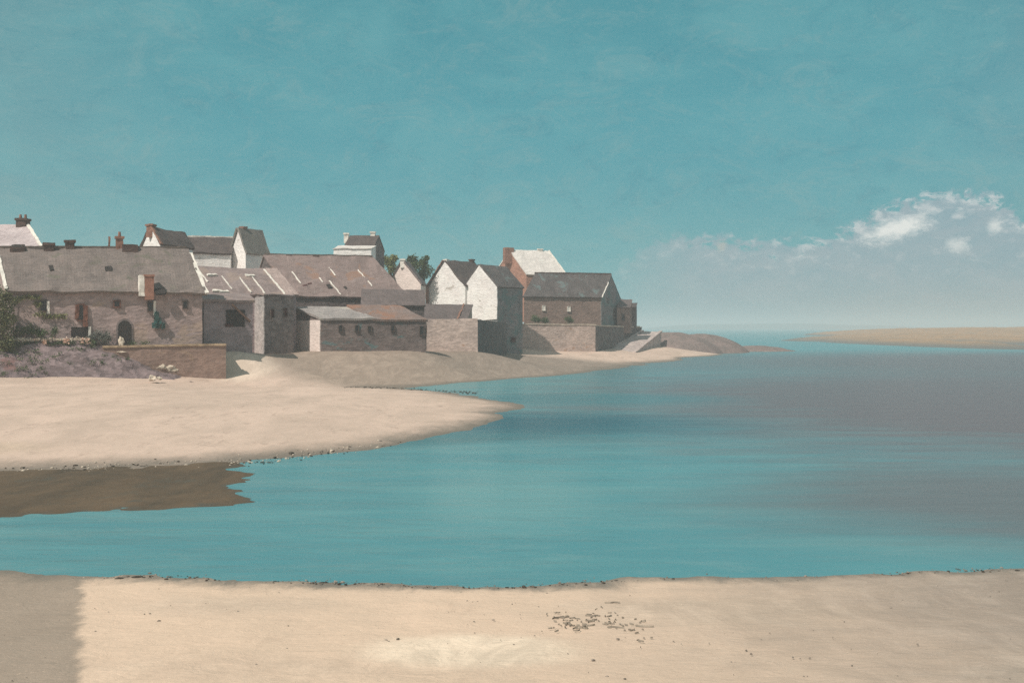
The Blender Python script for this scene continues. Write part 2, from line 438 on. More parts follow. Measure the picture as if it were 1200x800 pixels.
# ochre stack at the eave with its whitewashed cheek
c, n, d = h.wall_pt(174, 345); 
bm = bmesh.new(); obox(bm, Vector((c.x, c.y, ZY(337, c.y))) + n * 0.1, d * 0.36, n * 0.5, Vector((0, 0, 1.0))); obox(bm, Vector((c.x, c.y, ZY(323, c.y))) + n * 0.1, d * 0.42, n * 0.56, Vector((0, 0, 0.09))); wobble(bm, 0.3, 0.05, 1.5)
stk = mobj('chimney', bm, M['red_paint'], h.root); stk['label'] = 'red ochre stack rising from the eave'
bm = bmesh.new(); obox(bm, Vector((c.x, c.y, ZY(335, c.y))) + n * 0.12 - d * 0.58, d * 0.2, n * 0.46, Vector((0, 0, 0.85))); wobble(bm, 0.3, 0.06, 1.5)
mobj('whitewashed_cheek', bm, M['lime'], stk)
dr = h.panel('door', 146, 391, 1.0, 2.15, mat='dark', arch=True)
h.panel('door_surround', 146, 390, 1.3, 2.32, mat='grey_wall', arch=True, t=0.03, parent=dr)
h.window(51, 358, 0.42, 0.8, frame='frame_dark', fw=0.06); h.panel('jamb', 56.5, 360, 0.2, 1.0, mat='frame', t=0.12, jag=0.04)
h.window(176, 359, 0.36, 0.75, frame='frame_dark', fw=0.05); h.panel('jamb', 181, 361, 0.2, 1.15, mat='frame', t=0.12, jag=0.04)
h.window(217, 357, 0.34, 0.6, frame='frame_dark', fw=0.06)
h.window(137, 356, 0.4, 0.45, frame='red_wood', fw=0.08)
w = h.window(95, 366, 0.4, 1.2, frame='red_wood', fw=0.08)
h.panel('shutter', 90.5, 365, 0.28, 1.15, mat='red_wood', t=0.16, jag=0.06, parent=w); h.panel('shutter', 100, 370, 0.34, 1.75, mat='red_wood', t=0.16, jag=0.07, parent=w)
hh = h.panel('hatch', 94, 389, 1.35, 0.8, mat='dark', t=0.06); h.panel('jamb', 105, 388, 0.2, 0.75, mat='frame', t=0.1, parent=hh)
# ---- green net hung below the white-jambed window
c, n, d = h.wall_pt(186, 372)
bm = bmesh.new()
for k in range(9):
    u = random.uniform(-0.35, 0.35); v = random.uniform(-0.6, 0.6) - abs(u) * 0.5
    obox(bm, c + d * u + Vector((0, 0, v)) + n * random.uniform(0.1, 0.3), d * random.uniform(.1, .22), n * 0.12, Vector((0, 0, random.uniform(.2, .45))))
wobble(bm, 0.15, 0.1, 3)
tag(mobj('fishing_net', bm, M['net_green'], origin=c + Vector((0, 0, -0.8))), 'dark green net bundle hung on the long house wall beside a white jamb', 'net')

# ---- 2 pale roof behind at the far left
h = House('house', 'house with bleached mauve roof and sooty chimney at the far left',
          G(-95, 101), G(46, 101), (-5.2, 6), 3.0, ZY(291, 101), ZY(265, 104), 'beige', 'roof_pale', over=0.25)
h.verge(1.0, w=0.14); h.chimney(27, 0.95, 0.6, h.zr + 0.1, mat='brick_dark')
# ---- 4 small white gable
h = House('house', 'small brick-edged white gable and dark roof peeping over the long grey roof',
          G(188, 112), G(226, 118), tuple((G(166, 116) - G(188, 112))[:2]), 5, ZY(288, 113), ZY(269, 115), 'white', 'roof_dark', over=0.12)
h.verge(0.0, 'brick', w=0.16, i=0); h.chimney(177, 0.7, 0.35, h.zr + 0.1, mat='brick', pot=False)
# ---- 5a / 5b
h = House('house', 'long white walled house under a dark brown roof, left of the little white tower',
          G(216, 134), G(270, 136), (-1, 7), 6, ZY(297, 135), ZY(280, 138.5), 'white', 'roof_dark', over=0.2)
h.ridge_cap('lime', 0.14)
h = House('house', 'narrow tower house with a white gable and steep grey green roof',
          G(288, 135), G(314, 139), tuple((G(270, 138) - G(288, 135))[:2]), 6, ZY(296, 135), ZY(269, 138), 'white', 'roof_green', over=0.2)
h.chimney(285, 0.6, 0.15, h.zr + 0.15, mat='brick', pot=False)
# ---- 6b mid roof
h = House('house', 'house with mauve slate roof crossed by white mortar lines',
          G(246, 105.5), G(347, 110), (-6, 8), 2, ZY(346, 107.5), ZY(316, 112), 'lilac', 'roof_mauve', over=0.15)
for e, f0, f1 in ((0.07, 0.15, 0.6), (0.28, 0.35, 0.85), (0.47, 0.4, 0.95), (0.62, 0.3, 0.98)):
    h.verge(e, w=0.06, f0=f0, f1=f1)
h.verge(0.84, w=0.08, f0=0.05, f1=1.0)
p0, n, al, dn, q = h.planes[0]
bm = bmesh.new(); t0, b0 = q[0].lerp(q[1], 0.86), q[3].lerp(q[2], 0.86); t1, b1 = q[1], q[2]
qq = [t0, t1, b1, b0]; poly_prism(bm, [p + n * 0.2 for p in qq], [p + n * 0.3 for p in qq]); bmesh.ops.recalc_face_normals(bm, faces=bm.faces); uv_slope(bm, al, dn); wobble(bm, 0.6, 0.05)
mobj('slate_strip', bm, M['roof_pink'], h.root)
for px, py in ((248, 323), (293, 324), (262, 343), (254, 342)):
    c, nn, a2, d2 = h.roof_pt(px, py); bm = bmesh.new(); obox(bm, c + nn * 0.1, a2 * 0.45, d2 * 0.16, nn * 0.1); wobble(bm, 0.15, 0.1, 2); mobj('mortar_patch', bm, M['lime'], h.root)
# ---- 6a grey block
h = House('house', 'tall narrow grey stone block with two small red windows and a pale lit left side',
          G(310, 105), G(344, 107.6), tuple((G(289, 110.5) - G(310, 105))[:2]), 1.0, ZY(347, 105.5), ZY(342, 109), 'grey_wall', 'roof_mauve', ridge='lean', over=0.12, thick=0.15)
h.window(318.5, 367, 0.32, 0.75, frame='frame_dark', pane='oxide', fw=0.05); h.window(334, 366, 0.34, 0.8, frame='frame_dark', pane='oxide', fw=0.05)
# sunlight on its left side put into the colour as a paler coat
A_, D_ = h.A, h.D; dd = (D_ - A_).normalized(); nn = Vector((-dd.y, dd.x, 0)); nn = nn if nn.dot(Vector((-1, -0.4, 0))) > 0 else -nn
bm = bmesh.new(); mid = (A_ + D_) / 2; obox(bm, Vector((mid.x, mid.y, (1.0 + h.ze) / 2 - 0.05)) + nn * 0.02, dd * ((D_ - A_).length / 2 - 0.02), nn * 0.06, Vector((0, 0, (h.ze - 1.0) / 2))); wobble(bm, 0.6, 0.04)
mobj('sunlit_coat', bm, M['grey_sunlit'], h.root)
# ---- 7 lean-to
h = House('lean_to_shed', 'lilac stone lean-to with a dark opening and a slanting brown pole',
          G(239, 96), G(296, 98.5), (-1.5, 4), 1.2, ZY(354, 97), ZY(346, 100.5), 'lilac', 'roof_mauve', ridge='lean', over=0.2, cat='shed')
h.panel('opening', 276, 373, 1.7, 1.5, mat='dark', t=0.03, jag=0.04)  # flat dark sheet standing for the shade inside the opening
h.panel('red_board', 268, 381, 0.7, 0.25, mat='oxide', t=0.1)
c1, n, d = h.wall_pt(271, 357); c2, _, _ = h.wall_pt(292, 377)
bm = bmesh.new(); ax = (c2 - c1); sd = ax.normalized().cross(n); obox(bm, (c1 + c2) / 2 + n * 0.25, ax / 2, n * 0.08, sd * 0.085); mobj('pole', bm, M['wood'], h.root)
# ---- 8 barn
h = House('barn', 'big barn with a wide brown slate roof, rust patches and pale streaks',
          G(346, 121), G(476, 124.4), (-6.9, 8.8), 3, ZY(348, 121), ZY(301, 127.5), 'dark_stone', 'roof_barn', rf=0.68, over=0.2, cat='barn', wob=0.1)
for e, f0, f1 in ((0.14, 0.42, 0.7), (0.34, 0.55, 0.66), (0.41, 0.62, 0.95), (0.5, 0.3, 0.5), (0.75, 0.35, 0.75)):
    h.verge(e, w=0.06, f0=f0, f1=f1, lift=0.05)
h.skylight(386, 336, 0.42, 0.8); h.skylight(405, 338, 0.32, 0.6); h.skylight(363, 333, 0.4, 0.22, mat='oxide')
h.skylight(357, 335, 0.5, 0.22, mat='oxide')
h.ridge_cap('ridge', 0.14)
for px in (338, 370): h.chimney(px, 0.7, 0.12, h.zr + 0.12, pot=False, cap=False)
# ---- 8b dark brown lean-to roof
h = House('outbuilding', 'low outbuilding with a plain dark brown roof, at the right foot of the big barn',
          G(424, 117.8), G(497, 120), (-0.4, 3.6), 3, ZY(359, 118.5), ZY(341, 122), 'dark_stone', 'roof_brown', ridge='lean', over=0.15, cat='outbuilding')
# ---- 9a / 9b front row
dv = tuple((G(347, 111) - G(376, 107.5))[:2])
mA, mB, mM = G(376, 107.5), G(499, 110.6), G(438, 109.1)
h = House('outbuilding', 'low dark outbuilding with an ash grey roof and pale end wall',
          mA, mM, dv, 1.2, ZY(375, 108.2), ZY(362, 111.5), 'dark_teal_patch', 'roof_ash', ridge='lean', over=0.15, cat='outbuilding')
for px in (399, 418): h.window(px, 384.5, 0.32, 0.55, frame='frame_dark', fw=0.05)
h.window(433, 385, 0.3, 0.5, frame='frame_dark', fw=0.05)
A_, D_ = h.A, h.D; dd = (D_ - A_).normalized(); nn = Vector((-dd.y, dd.x, 0)); nn = nn if nn.dot(Vector((-1, -0.4, 0))) > 0 else -nn
bm = bmesh.new(); mid = (A_ + D_) / 2; obox(bm, Vector((mid.x, mid.y, (1.2 + h.ze) / 2 - 0.02)) + nn * 0.03, dd * ((D_ - A_).length / 2 - 0.03), nn * 0.06, Vector((0, 0, (h.ze - 1.2) / 2))); wobble(bm, 0.6, 0.05)
mobj('sunlit_coat', bm, M['pink_white'], h.root)  # sunlight on the end wall put into the colour, a much paler coat
h = House('outbuilding', 'low dark outbuilding with a rusty red roof and turquoise stained front',
          mM, mB, dv, 1.2, ZY(376.5, 110), ZY(360, 113.2), 'dark_teal_patch', 'roof_rust', ridge='lean', over=0.13, cat='outbuilding')
h.window(460, 384.5, 0.32, 0.5, frame='frame_dark', fw=0.05); h.window(494, 387, 0.4, 0.8, frame='frame_dark', fw=0.05)
# ---- grey lean-to behind the pale quay wall
h = House('outbuilding', 'low lean-to with red roof edge below the twin white gables',
          G(488, 134), G(546, 138), (0.6, 5), 3, ZY(376, 135), ZY(358, 140), 'quay', 'roof_brown', ridge='lean', over=0.12, cat='outbuilding')
h.verge(0.8, 'brick', w=0.1)
# ---- 10 white house with two chimneys and its annex
h = House('house', 'white house with dark roof between two white chimneys above the barn',
          G(404, 147), G(437, 147), (0.6, 7), 6, ZY(291, 147), ZY(278, 150.5), 'white', 'roof_dark', over=0.15)
h.chimney(406, 0.6, 0.35, h.zr + 0.2, mat='lime', pot=False); h.chimney(437, 0.6, 0.55, h.zr + 0.2, mat='lime', pot=False)
bm = bmesh.new()
dd = (h.C - h.B).normalized(); nn = Vector((dd.y, -dd.x, 0)); mid = (h.B + h.C) / 2
hl = (h.C - h.B).length / 2
P = [(-hl, 6), (hl, 6), (hl, h.ze), (0, h.zr), (-hl, h.ze)]
q0 = [Vector((mid.x, mid.y, 0)) + dd * a + Vector((0, 0, z)) for a, z in P]
poly_prism(bm, [p + nn * 0.0 for p in q0], [p + nn * 0.09 for p in q0]); bmesh.ops.recalc_face_normals(bm, faces=bm.faces); wobble(bm, 0.7, 0.04)
mobj('shaded_gable_face', bm, M['grey_wall'], h.root)  # shade of the right gable laid on as a dark grey face
h = House('outbuilding', 'low whitewashed annex in front of the white house with two chimneys',
          G(391, 142), G(435, 142), (0.2, 3), 5, ZY(292, 142), ZY(289, 145), 'white', 'roof_white', ridge='lean', over=0.1, cat='outbuilding', thick=0.12)
# ---- 11 pink gable
h = House('house', 'pinkish white gable house between two dark green trees, right of the barn',
          G(455, 151), G(493, 147), (0.3, 4.5), 5, ZY(334, 149), ZY(306, 149), 'pink_white', 'roof_brown', ridge='deep', rf=0.45, over=0.1)
h.chimney(472, 0.6, 0.2, h.zr + 0.1, mat='lime', pot=False)
# ---- 12 twin white gables
h = House('house', 'left of the twin white gable fronts, with a red brick edge on its left',
          G(502, 163), G(545, 159), (4.0, 5.6), 4, ZY(336, 161), ZY(306, 161), 'white', 'roof_dark', ridge='deep', rf=0.45, over=0.12)
h.verge(1.0, 'brick', w=0.14, i=1); h.chimney(523, 0.7, 0.3, h.zr, mat='lime', pot=False, cap=False)
h.chimney(555, 0.6, 0.5, h.zr + 0.1, pot=False, pt=h.R0.lerp(h.R1, 0.95))
c = h.A; bm = bmesh.new(); obox(bm, Vector((c.x, c.y, 7.5)) + Vector((-0.15, -0.05, 0)), Vector((0.22, 0, 0)), Vector((0, 0.25, 0)), Vector((0, 0, 3.6))); wobble(bm, 0.6, 0.06); mobj('brick_pilaster', bm, M['brick'], h.root)
h = House('house', 'right of the twin white gable fronts, with a dark blue green side wall and roof',
          G(543.5, 160), G(583, 155), (3.6, 5), 0.8, ZY(337, 157), ZY(311, 157), 'teal_grey', 'roof_tealdark', ridge='deep', rf=0.47, over=0.1)  # side wall colour darkened for its shade, with blue-green patches
A_, B_ = h.A, h.B; dd = (B_ - A_).normalized(); nn = Vector((dd.y, -dd.x, 0)); mid = (A_ + B_) / 2; hl = (B_ - A_).length / 2
P = [(-hl, ZY(377, 157)), (hl + 0.02, ZY(374, 157)), (hl + 0.02, h.ze), (-2 * hl * 0.03, h.zr), (-hl, h.ze)]
q0 = [Vector((mid.x, mid.y, 0)) + dd * a + Vector((0, 0, z)) for a, z in P]
bm = bmesh.new(); poly_prism(bm, q0, [p + nn * 0.12 for p in q0]); bmesh.ops.recalc_face_normals(bm, faces=bm.faces); wobble(bm, 0.6, 0.06)
mobj('limewashed_front', bm, M['white'], h.root)
h.window(601, 398, 0.9, 0.6, face='BC', frame='frame_dark', pane='oxide')
# ---- 13 white roofed barn
h = House('barn', 'barn with a brilliant whitewashed roof and red brick gable and stack, highest on the right',
          G(617, 197), G(662, 199), (-6, 7), 6, ZY(322, 198), ZY(294, 201), 'red_wall', 'roof_white', over=0.15, cat='barn')
h.verge(1.0, 'lime', w=0.12)
h.chimney(594, 1.7, 0.35, h.zr + 0.2, mat='brick', pot=False, pt=h.R0 + Vector((-0.25, 0, 0)), sink=2.5, d=1.5, cap=False)
h.chimney(633, 0.8, 0.3, h.zr + 0.15, mat='lime', pot=False)
# ---- 14 brown building on the quay
h = House('house', 'long brown walled house with a dark roof and two small white shutters',
          G(614, 181), G(704, 185), (4, 8), 4, ZY(348, 183), ZY(322, 187), 'brown_wall', 'roof_tealdark', over=0.2)
h14 = h
h.ridge_cap('brick_dark', 0.2)
h.verge(1.0, 'lime', w=0.09, f0=0.35)
for px, py in ((637, 361), (666.5, 362)):
    h.window(px, py, 0.45, 0.75, frame='frame', pane='frame', fw=0.07, label='small window with white closed shutter')
dd = (h.C - h.B).normalized(); nn = Vector((dd.y, -dd.x, 0)); mid = (h.B + h.C) / 2; hl = (h.C - h.B).length / 2
P = [(-hl, 4), (hl, 4), (hl, h.ze), (0, h.zr), (-hl, h.ze)]
q0 = [Vector((mid.x, mid.y, 0)) + dd * a + Vector((0, 0, z)) for a, z in P]
bm = bmesh.new(); poly_prism(bm, q0, [p + nn * 0.1 for p in q0]); bmesh.ops.recalc_face_normals(bm, faces=bm.faces); wobble(bm, 0.7, 0.05)
mobj('gable_render', bm, M['teal_grey'], h.root)
h.window(719, 368, 0.7, 1.6, face='BC', frame='frame_dark'); h.window(712, 352, 0.5, 0.7, face='BC', frame='frame_dark')
h = House('outbuilding', 'small brown lean-to at the seaward gable of the long brown house',
          G(723, 190), G(738, 192), (0.8, 4), 4, ZY(361, 191), ZY(352, 195), 'brown_wall', 'roof_brown', ridge='lean', over=0.1, cat='outbuilding')
h.window(730, 372, 0.5, 1.0, frame='frame_dark')
h = House('outbuilding', 'tiny dark hut at the very end of the quay, last of the village',
          G(737, 197), G(744.5, 198.5), (0.6, 3), 4, ZY(361, 198), ZY(356, 200), 'dark_stone', 'roof_dark', ridge='lean', over=0.1, cat='outbuilding')
h.window(740.5, 373, 0.35, 0.8, frame='frame_dark')

# ------------------------------------------------------------------ quays and sea walls
def run_wall(name, label, pts, mat, cat, thick=1.0, z0=-0.5, cope=None, amp=0.07, batter=0.0):
    """a masonry wall through plan points with a top height each; thick = depth to the back"""
    org = Vector((pts[0][0].x, pts[0][0].y, z0))
    root = empty(name, org, label, cat)
    bm = bmesh.new(); bc = bmesh.new()
    for (P, z), (Q, z2) in zip(pts[:-1], pts[1:]):
        d = (Q - P).normalized(); n = Vector((d.y, -d.x, 0))
        bk = -n * thick; ft = n * batter
        up = lambda p, q: Vector((p.x, p.y, q))
        poly_prism(bm, [up(P + ft, z0), up(Q + ft, z0), up(Q + bk, z0), up(P + bk, z0)], [up(P, z), up(Q, z2), up(Q + bk, z2), up(P + bk, z)])
        if cope:
            e = n * 0.1
            poly_prism(bc, [up(P + e, z + 0.01), up(Q + e, z2 + 0.01), up(Q + bk * 0.6, z2 + 0.01), up(P + bk * 0.6, z + 0.01)],
                       [up(P + e, z + 0.17), up(Q + e, z2 + 0.17), up(Q + bk * 0.6, z2 + 0.17), up(P + bk * 0.6, z + 0.17)])
    bmesh.ops.recalc_face_normals(bm, faces=bm.faces)
    wobble(bm, 0.8, amp); mobj('wall', bm, M[mat], root)
    if cope:
        bmesh.ops.recalc_face_normals(bc, faces=bc.faces); wobble(bc, 0.5, 0.06); mobj('coping', bc, M[cope], root)
    else: bc.free()
    return root
run_wall('sea_wall', 'plain brown seawall with a straight right end, below the long house', [(G(120, 87.2), 3.45), (G(265, 90.5), ZY(405, 90.5))], 'brown_seawall', 'wall', thick=1.2, cope='rock_ochre')
run_wall('quay_wall', 'sunlit beige quay wall with a rusty stain, right of the rusty roofed outbuilding', [(G(500, 118.3), ZY(374, 118.3)), (G(560, 118.6), ZY(373, 118.6))], 'quay', 'wall')
run_wall('quay_wall', 'shaded weedy return wall below the right hand white gable', [(G(560, 118.7), ZY(374, 118.7) - 0.05), (G(594, 153), ZY(378, 153))], 'quay_shaded', 'wall')
run_wall('quay_wall', 'long sunlit pinkish quay wall in front of the brown house', [(G(598, 168), ZY(380, 168)), (G(698, 173), ZY(381, 173))], 'quay', 'wall', cope='rock_pale')
run_wall('quay_wall', 'shaded grey end wall of the quay with a pale coping, beside the slipway', [(G(698.3, 173.1), ZY(382, 173.1)), (G(752, 205), ZY(384, 205))], 'quay_shaded', 'wall', cope='rock_pale')

# mauve rubble bank against the wall at the left
def bankY(px): return 84.7 + 0.0268 * px
def bank(px, t):
    taper = max(0.0, min(1.0, (228 - px) / 95.0))
    top = 3.72 - 0.2 * noise.noise(Vector((px * 0.03, 0, 0)))
    z = 0.6 + (top * taper + 0.7 * (1 - taper) - 0.6) * (t ** 0.85)
    p = G(px, bankY(px) - 3.0 * (1 - t)); return Vector((p.x, p.y, z))
def bank_at(px, py):
    lo, hi = 0.0, 1.0
    for _ in range(20):
        m_ = (lo + hi) / 2; q = bank(px, m_)
        if HOR + (CAMH - q.z) / q.y * F > py: lo = m_
        else: hi = m_
    return bank(px, lo)
bm = bmesh.new()
xs = np.linspace(-150, 228, 170); ts = np.linspace(0, 1.12, 30)
V = []
for px in xs:
    row = []
    for t in ts:
        q = bank(px, min(t, 1.0)); q.y += max(0, t - 1) * 8
        q += noise.noise_vector(Vector((q.x * .5, q.y, q.z * 1.4))) * 0.2 + noise.noise_vector(Vector((q.x * 1.2, q.y * 2, q.z * 2.6))) * 0.1 + noise.noise_vector(q * 4) * 0.03
        if t == 0: q.z = 0.2
        row.append(bm.verts.new(q))
    V.append(row)
for i in range(len(xs) - 1):
    for j in range(len(ts) - 1): bm.faces.new((V[i][j], V[i + 1][j], V[i + 1][j + 1], V[i][j + 1]))
o = mobj('rubble_bank', bm, M['mauve_bank']); tag(o, 'sloping mauve rubble bank between the beach and the garden', kind='structure')

def prism_ground(name, pts, ztop, z0, mat):
    bm = bmesh.new(); poly_prism(bm, [Vector((p.x, p.y, z0)) for p in pts], [Vector((p.x, p.y, ztop)) for p in pts])
    bmesh.ops.recalc_face_normals(bm, faces=bm.faces); wobble(bm, 2.5, 0.06)
    o = mobj(name, bm, mat); o['kind'] = 'structure'; return o
M['earth'] = plain_mat('trodden earth', (0.22, 0.19, 0.14), 0.35, 0.8)
prism_ground('garden_ground', [G(-260, 77.8), G(0, 85.0), G(130, 88.4), G(263, 91.4), G(263, 95), G(200, 118), G(-400, 118)], 3.4, 0, M['earth'])
prism_ground('terrace_ground', [G(502, 119.3), G(558, 119.6), G(590, 153.5), G(600, 168.9), G(696, 174), G(750, 205.5), G(742, 222), G(560, 222), G(470, 175)], 5.25, 0, M['earth'])

# ------------------------------------------------------------------ terrain
def rbf(points):
    P = np.array([(p[0], p[1]) for p in points], float); z = np.array([p[2] for p in points], float)
    sc = 30.0; P = P / sc
    def phi(r): return np.where(r > 1e-9, r * r * np.log(r + 1e-12), 0)
    n = len(P); K = phi(np.linalg.norm(P[:, None] - P[None], axis=2)) + np.eye(n) * 1e-4
    T = np.c_[np.ones(n), P]; A = np.block([[K, T], [T.T, np.zeros((3, 3))]])
    w = np.linalg.solve(A, np.r_[z, 0, 0, 0])
    def f(X, Y):
        Q = np.c_[X.ravel(), Y.ravel()] / sc; out = np.zeros(len(Q))
        for s in range(0, len(Q), 20000):
            q = Q[s:s + 20000]; out[s:s + 20000] = phi(np.linalg.norm(q[:, None] - P[None], axis=2)) @ w[:n] + w[n] + q @ w[n + 1:]
        return out.reshape(X.shape)
    return f
def sheet(name, xs, ys, Z, mat, label=None, kind='structure', cut=None, smooth=True):
    nx, ny = len(xs), len(ys)
    X, Y = np.meshgrid(xs, ys, indexing='ij')
    vs = np.stack([X, Y, Z], -1).reshape(-1, 3)
    fs = []
    for i in range(nx - 1):
        for j in range(ny - 1):
            if cut is not None and max(Z[i, j], Z[i + 1, j], Z[i + 1, j + 1], Z[i, j + 1]) < cut: continue
            a = i * ny + j; fs.append((a, a + ny, a + ny + 1, a + 1))
    me = bpy.data.meshes.new(name); me.from_pydata(vs.tolist(), [], fs); me.update()
    if smooth: me.polygons.foreach_set('use_smooth', [True] * len(me.polygons))
    me.materials.append(mat)
    bm = bmesh.new(); bm.from_mesh(me); bmesh.ops.delete(bm, geom=[v for v in bm.verts if not v.link_faces], context='VERTS'); bm.to_mesh(me); bm.free()
    o = bpy.data.objects.new(name, me); COL.objects.link(o); o['kind'] = kind
    if label: o['label'] = label
    return o
def nz(X, Y, s, seed=0.0, amp=1.0):
    out = np.zeros(X.shape)
    it = np.nditer([X, Y], flags=['multi_index'])
    for x, y in it: out[it.multi_index] = noise.noise(Vector((float(x) * s + seed, float(y) * s - seed, seed)))
    return out * amp
def sh(px, py, z=0.0):
    Y = (CAMH - z) * F / (py - HOR); p = G(px, Y); return (p.x, p.y, z)
def at(px, Y, z): p = G(px, Y); return (p.x, p.y, z)

def sand_mat(name, dry, alt, wet, wet_z=(0.02, 0.22), grey=None, blobs=(), speck=0.25, strip=None):
    m, nt, b = new_mat(name); t = NT(nt); p = t.pos()
    xyz = t.n('ShaderNodeSeparateXYZ'); nt.links.new(p, xyz.inputs[0]); X, Yc, Z = xyz.outputs
    big = t.noise(t.mapping(p, (0.3, 0.13, 1)), 1.0, 8, 0.7, 0.4)
    col = t.mix(t.smooth(big, 0.33, 0.67), dry, alt)
    mid = t.noise(t.mapping(p, (1.3, 0.5, 1)), 1.0, 7, 0.75, 0.5)
    col = t.mix(t.smooth(mid, 0.52, 0.72, 0, speck), col, scl(dry, 0.6))
    sm = t.noise(t.mapping(p, (0.9, 0.32, 1), rot=(0, 0, .15), loc=(5, 8, 0)), 1.0, 7, 0.75, 0.8)
    col = t.mix(t.smooth(sm, 0.55, 0.68, 0, speck), col, scl(alt, 1.18))
    for (cx, cy, rx, ry, c, k, soft) in blobs:      # patches of other sand lying on the beach
        dx = t.math('DIVIDE', t.math('SUBTRACT', X, cx), rx); dy = t.math('DIVIDE', t.math('SUBTRACT', Yc, cy), ry)
        r = t.math('SQRT', t.math('ADD', t.math('MULTIPLY', dx, dx), t.math('MULTIPLY', dy, dy)))
        r = t.math('ADD', r, t.math('MULTIPLY', t.math('SUBTRACT', t.noise(p, 0.9, 5, 0.65), 0.5), 0.9 * max(soft, 0.15)))
        pm = t.mix(t.smooth(sm, .4, .65), scl(c, .88), scl(c, 1.2))
        col = t.mix(t.smooth(r, 1 - soft, 1 + soft, k, 0.0), col, pm)
    if strip:       # greyer sand to one side of a line running down the beach
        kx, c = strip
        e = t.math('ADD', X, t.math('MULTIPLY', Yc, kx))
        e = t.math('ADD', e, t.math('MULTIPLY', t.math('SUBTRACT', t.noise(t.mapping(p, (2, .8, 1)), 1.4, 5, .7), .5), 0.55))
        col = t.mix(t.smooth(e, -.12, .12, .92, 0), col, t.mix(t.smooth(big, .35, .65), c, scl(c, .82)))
    fine = t.noise(p, 7.0, 4, 0.7)
    col = t.mix(t.smooth(fine, 0.55, 0.8, 0, 0.35), col, scl(dry, 0.6))
    grain = t.noise(p, 26.0, 3, 0.75)
    col = t.mix(t.smooth(grain, 0.56, 0.74, 0, 0.45), col, scl(dry, 0.5))
    col = t.mix(t.smooth(grain, 0.42, 0.28, 0, 0.4), col, scl(dry, 1.25))
    zz = t.math('ADD', Z, t.math('MULTIPLY', t.math('SUBTRACT', mid, 0.5), 0.18))
    wetf = t.smooth(zz, wet_z[0], wet_z[1], 1.0, 0.0)
    col = t.mix(wetf, col, wet)
    nt.links.new(col, b.inputs['Base Color'])
    nt.links.new(t.smooth(wetf, 0, 1, 0.95, 0.55), b.inputs['Roughness'])
    b.inputs['Specular IOR Level'].default_value = 0.15
    rip = t.noise(t.mapping(p, (1.3, 2.2, 1)), 1.2, 6, 0.7, 0.8)
    hgt = t.math('ADD', t.math('MULTIPLY', rip, 0.7), t.math('MULTIPLY', fine, 0.25))
    nt.links.new(t.bump(hgt, 0.5, 0.12), b.inputs['Normal'])
    return m

# shore of the village: spit, inlet, far beach
pts = []
for px, py in ((-260, 570), (-120, 562), (0, 555), (100, 551), (200, 547), (300, 540), (380, 533), (450, 523), (510, 512), (555, 501), (588, 489), (607, 479),
               (592, 471), (565, 465), (530, 460.5), (505, 458.5), (480, 456.5)):
    pts.append(sh(px, py))
for px, py in ((490, 453), (540, 448.2), (600, 443.5), (660, 439), (720, 432), (765, 425), (800, 419), (840, 413)): pts.append(sh(px, py))
for px, py, z in ((0, 505, .55), (200, 500, .5), (-200, 500, .6), (400, 490, .38), (500, 485, .22), (300, 475, .68), (440, 468, .33), (380, 455, .45), (450, 459, .2), (100, 462, .85), (-150, 462, 1.0), (545, 482, .13)): pts.append(sh(px, py, z))
for px, Y, z in ((0, 81.6, 1.27), (150, 85.6, 1.05), (262, 90.5, .85), (-200, 77, 1.5), (300, 91.5, .95), (285, 96.5, 2.75), (330, 98, 1.9), (350, 92, .5), (420, 96, .35), (335, 104, 2.45),
                 (312, 107, 2.45), (380, 107, 2.68), (440, 108.5, 2.58), (500, 110.5, 2.5), (440, 101, 1.3), (500, 117.5, 2.5), (560, 118.4, 2.4), (540, 111, 1.3), (596, 158, 1.4), (650, 170, 1.3), (700, 174, 1.25), (745, 185, 1.0), (790, 195, .8),
                 (640, 148, .75), (600, 135, .7),
                 (300, 140, 5.5), (0, 130, 5), (-200, 130, 5), (450, 160, 5.5), (300, 190, 7), (600, 210, 6), (700, 225, 4), (780, 240, 1.5), (500, 235, 6.5), (200, 240, 6), (0, 200, 6)):
    pts.append(at(px, Y, z))
for px, py in ((-200, 640), (0, 610), (300, 590), (480, 560), (620, 530), (660, 490), (690, 465), (760, 450), (840, 435), (900, 420), (1000, 425), (900, 470), (800, 520)): pts.append((*sh(px, py)[:2], -0.6))
for px, py, z in ((503, 456, -.12), (520, 456.3, -.2), (545, 457, -.3), (575, 458.5, -.38), (620, 460, -.45), (650, 452, -.4)): pts.append((*sh(px, py)[:2], z))
f = rbf(pts)
xs = np.arange(-120, 62, 0.7); ys = np.r_[np.arange(24, 112, 0.55), np.arange(112, 262, 1.2)]
X, Y = np.meshgrid(xs, ys, indexing='ij')
Z = f(X, Y)
Z = Z + nz(X, Y, 0.16, 3.3, 0.07) + nz(X, Y, 0.6, 8.1, 0.045) + nz(X, Y, 1.7, 1.2, 0.02)
Z = np.where(Y > 205, Z - (Y - 205) * 0.12, Z)
Z = np.minimum(Z, 7.5)
M['sand_far'] = sand_mat('spit sand', (0.65, 0.495, 0.41), (0.51, 0.395, 0.325), (0.20, 0.165, 0.135), (0.0, 0.2),
    blobs=((-12.5, 108, 12.2, 16, (0.31, 0.245, 0.20), 0.95, 0.2), (2, 132, 20, 27, (0.265, 0.215, 0.18), 0.95, 0.3), (-23.2, 94.5, 2.8, 4.5, (0.68, 0.56, 0.46), 0.7, 0.35), (-24, 43.5, 5, 2.0, (0.46, 0.36, 0.27), 0.6, 0.4)), speck=0.85)
sheet('village_shore_sand', xs, ys, Z, M['sand_far'], cut=-0.35)

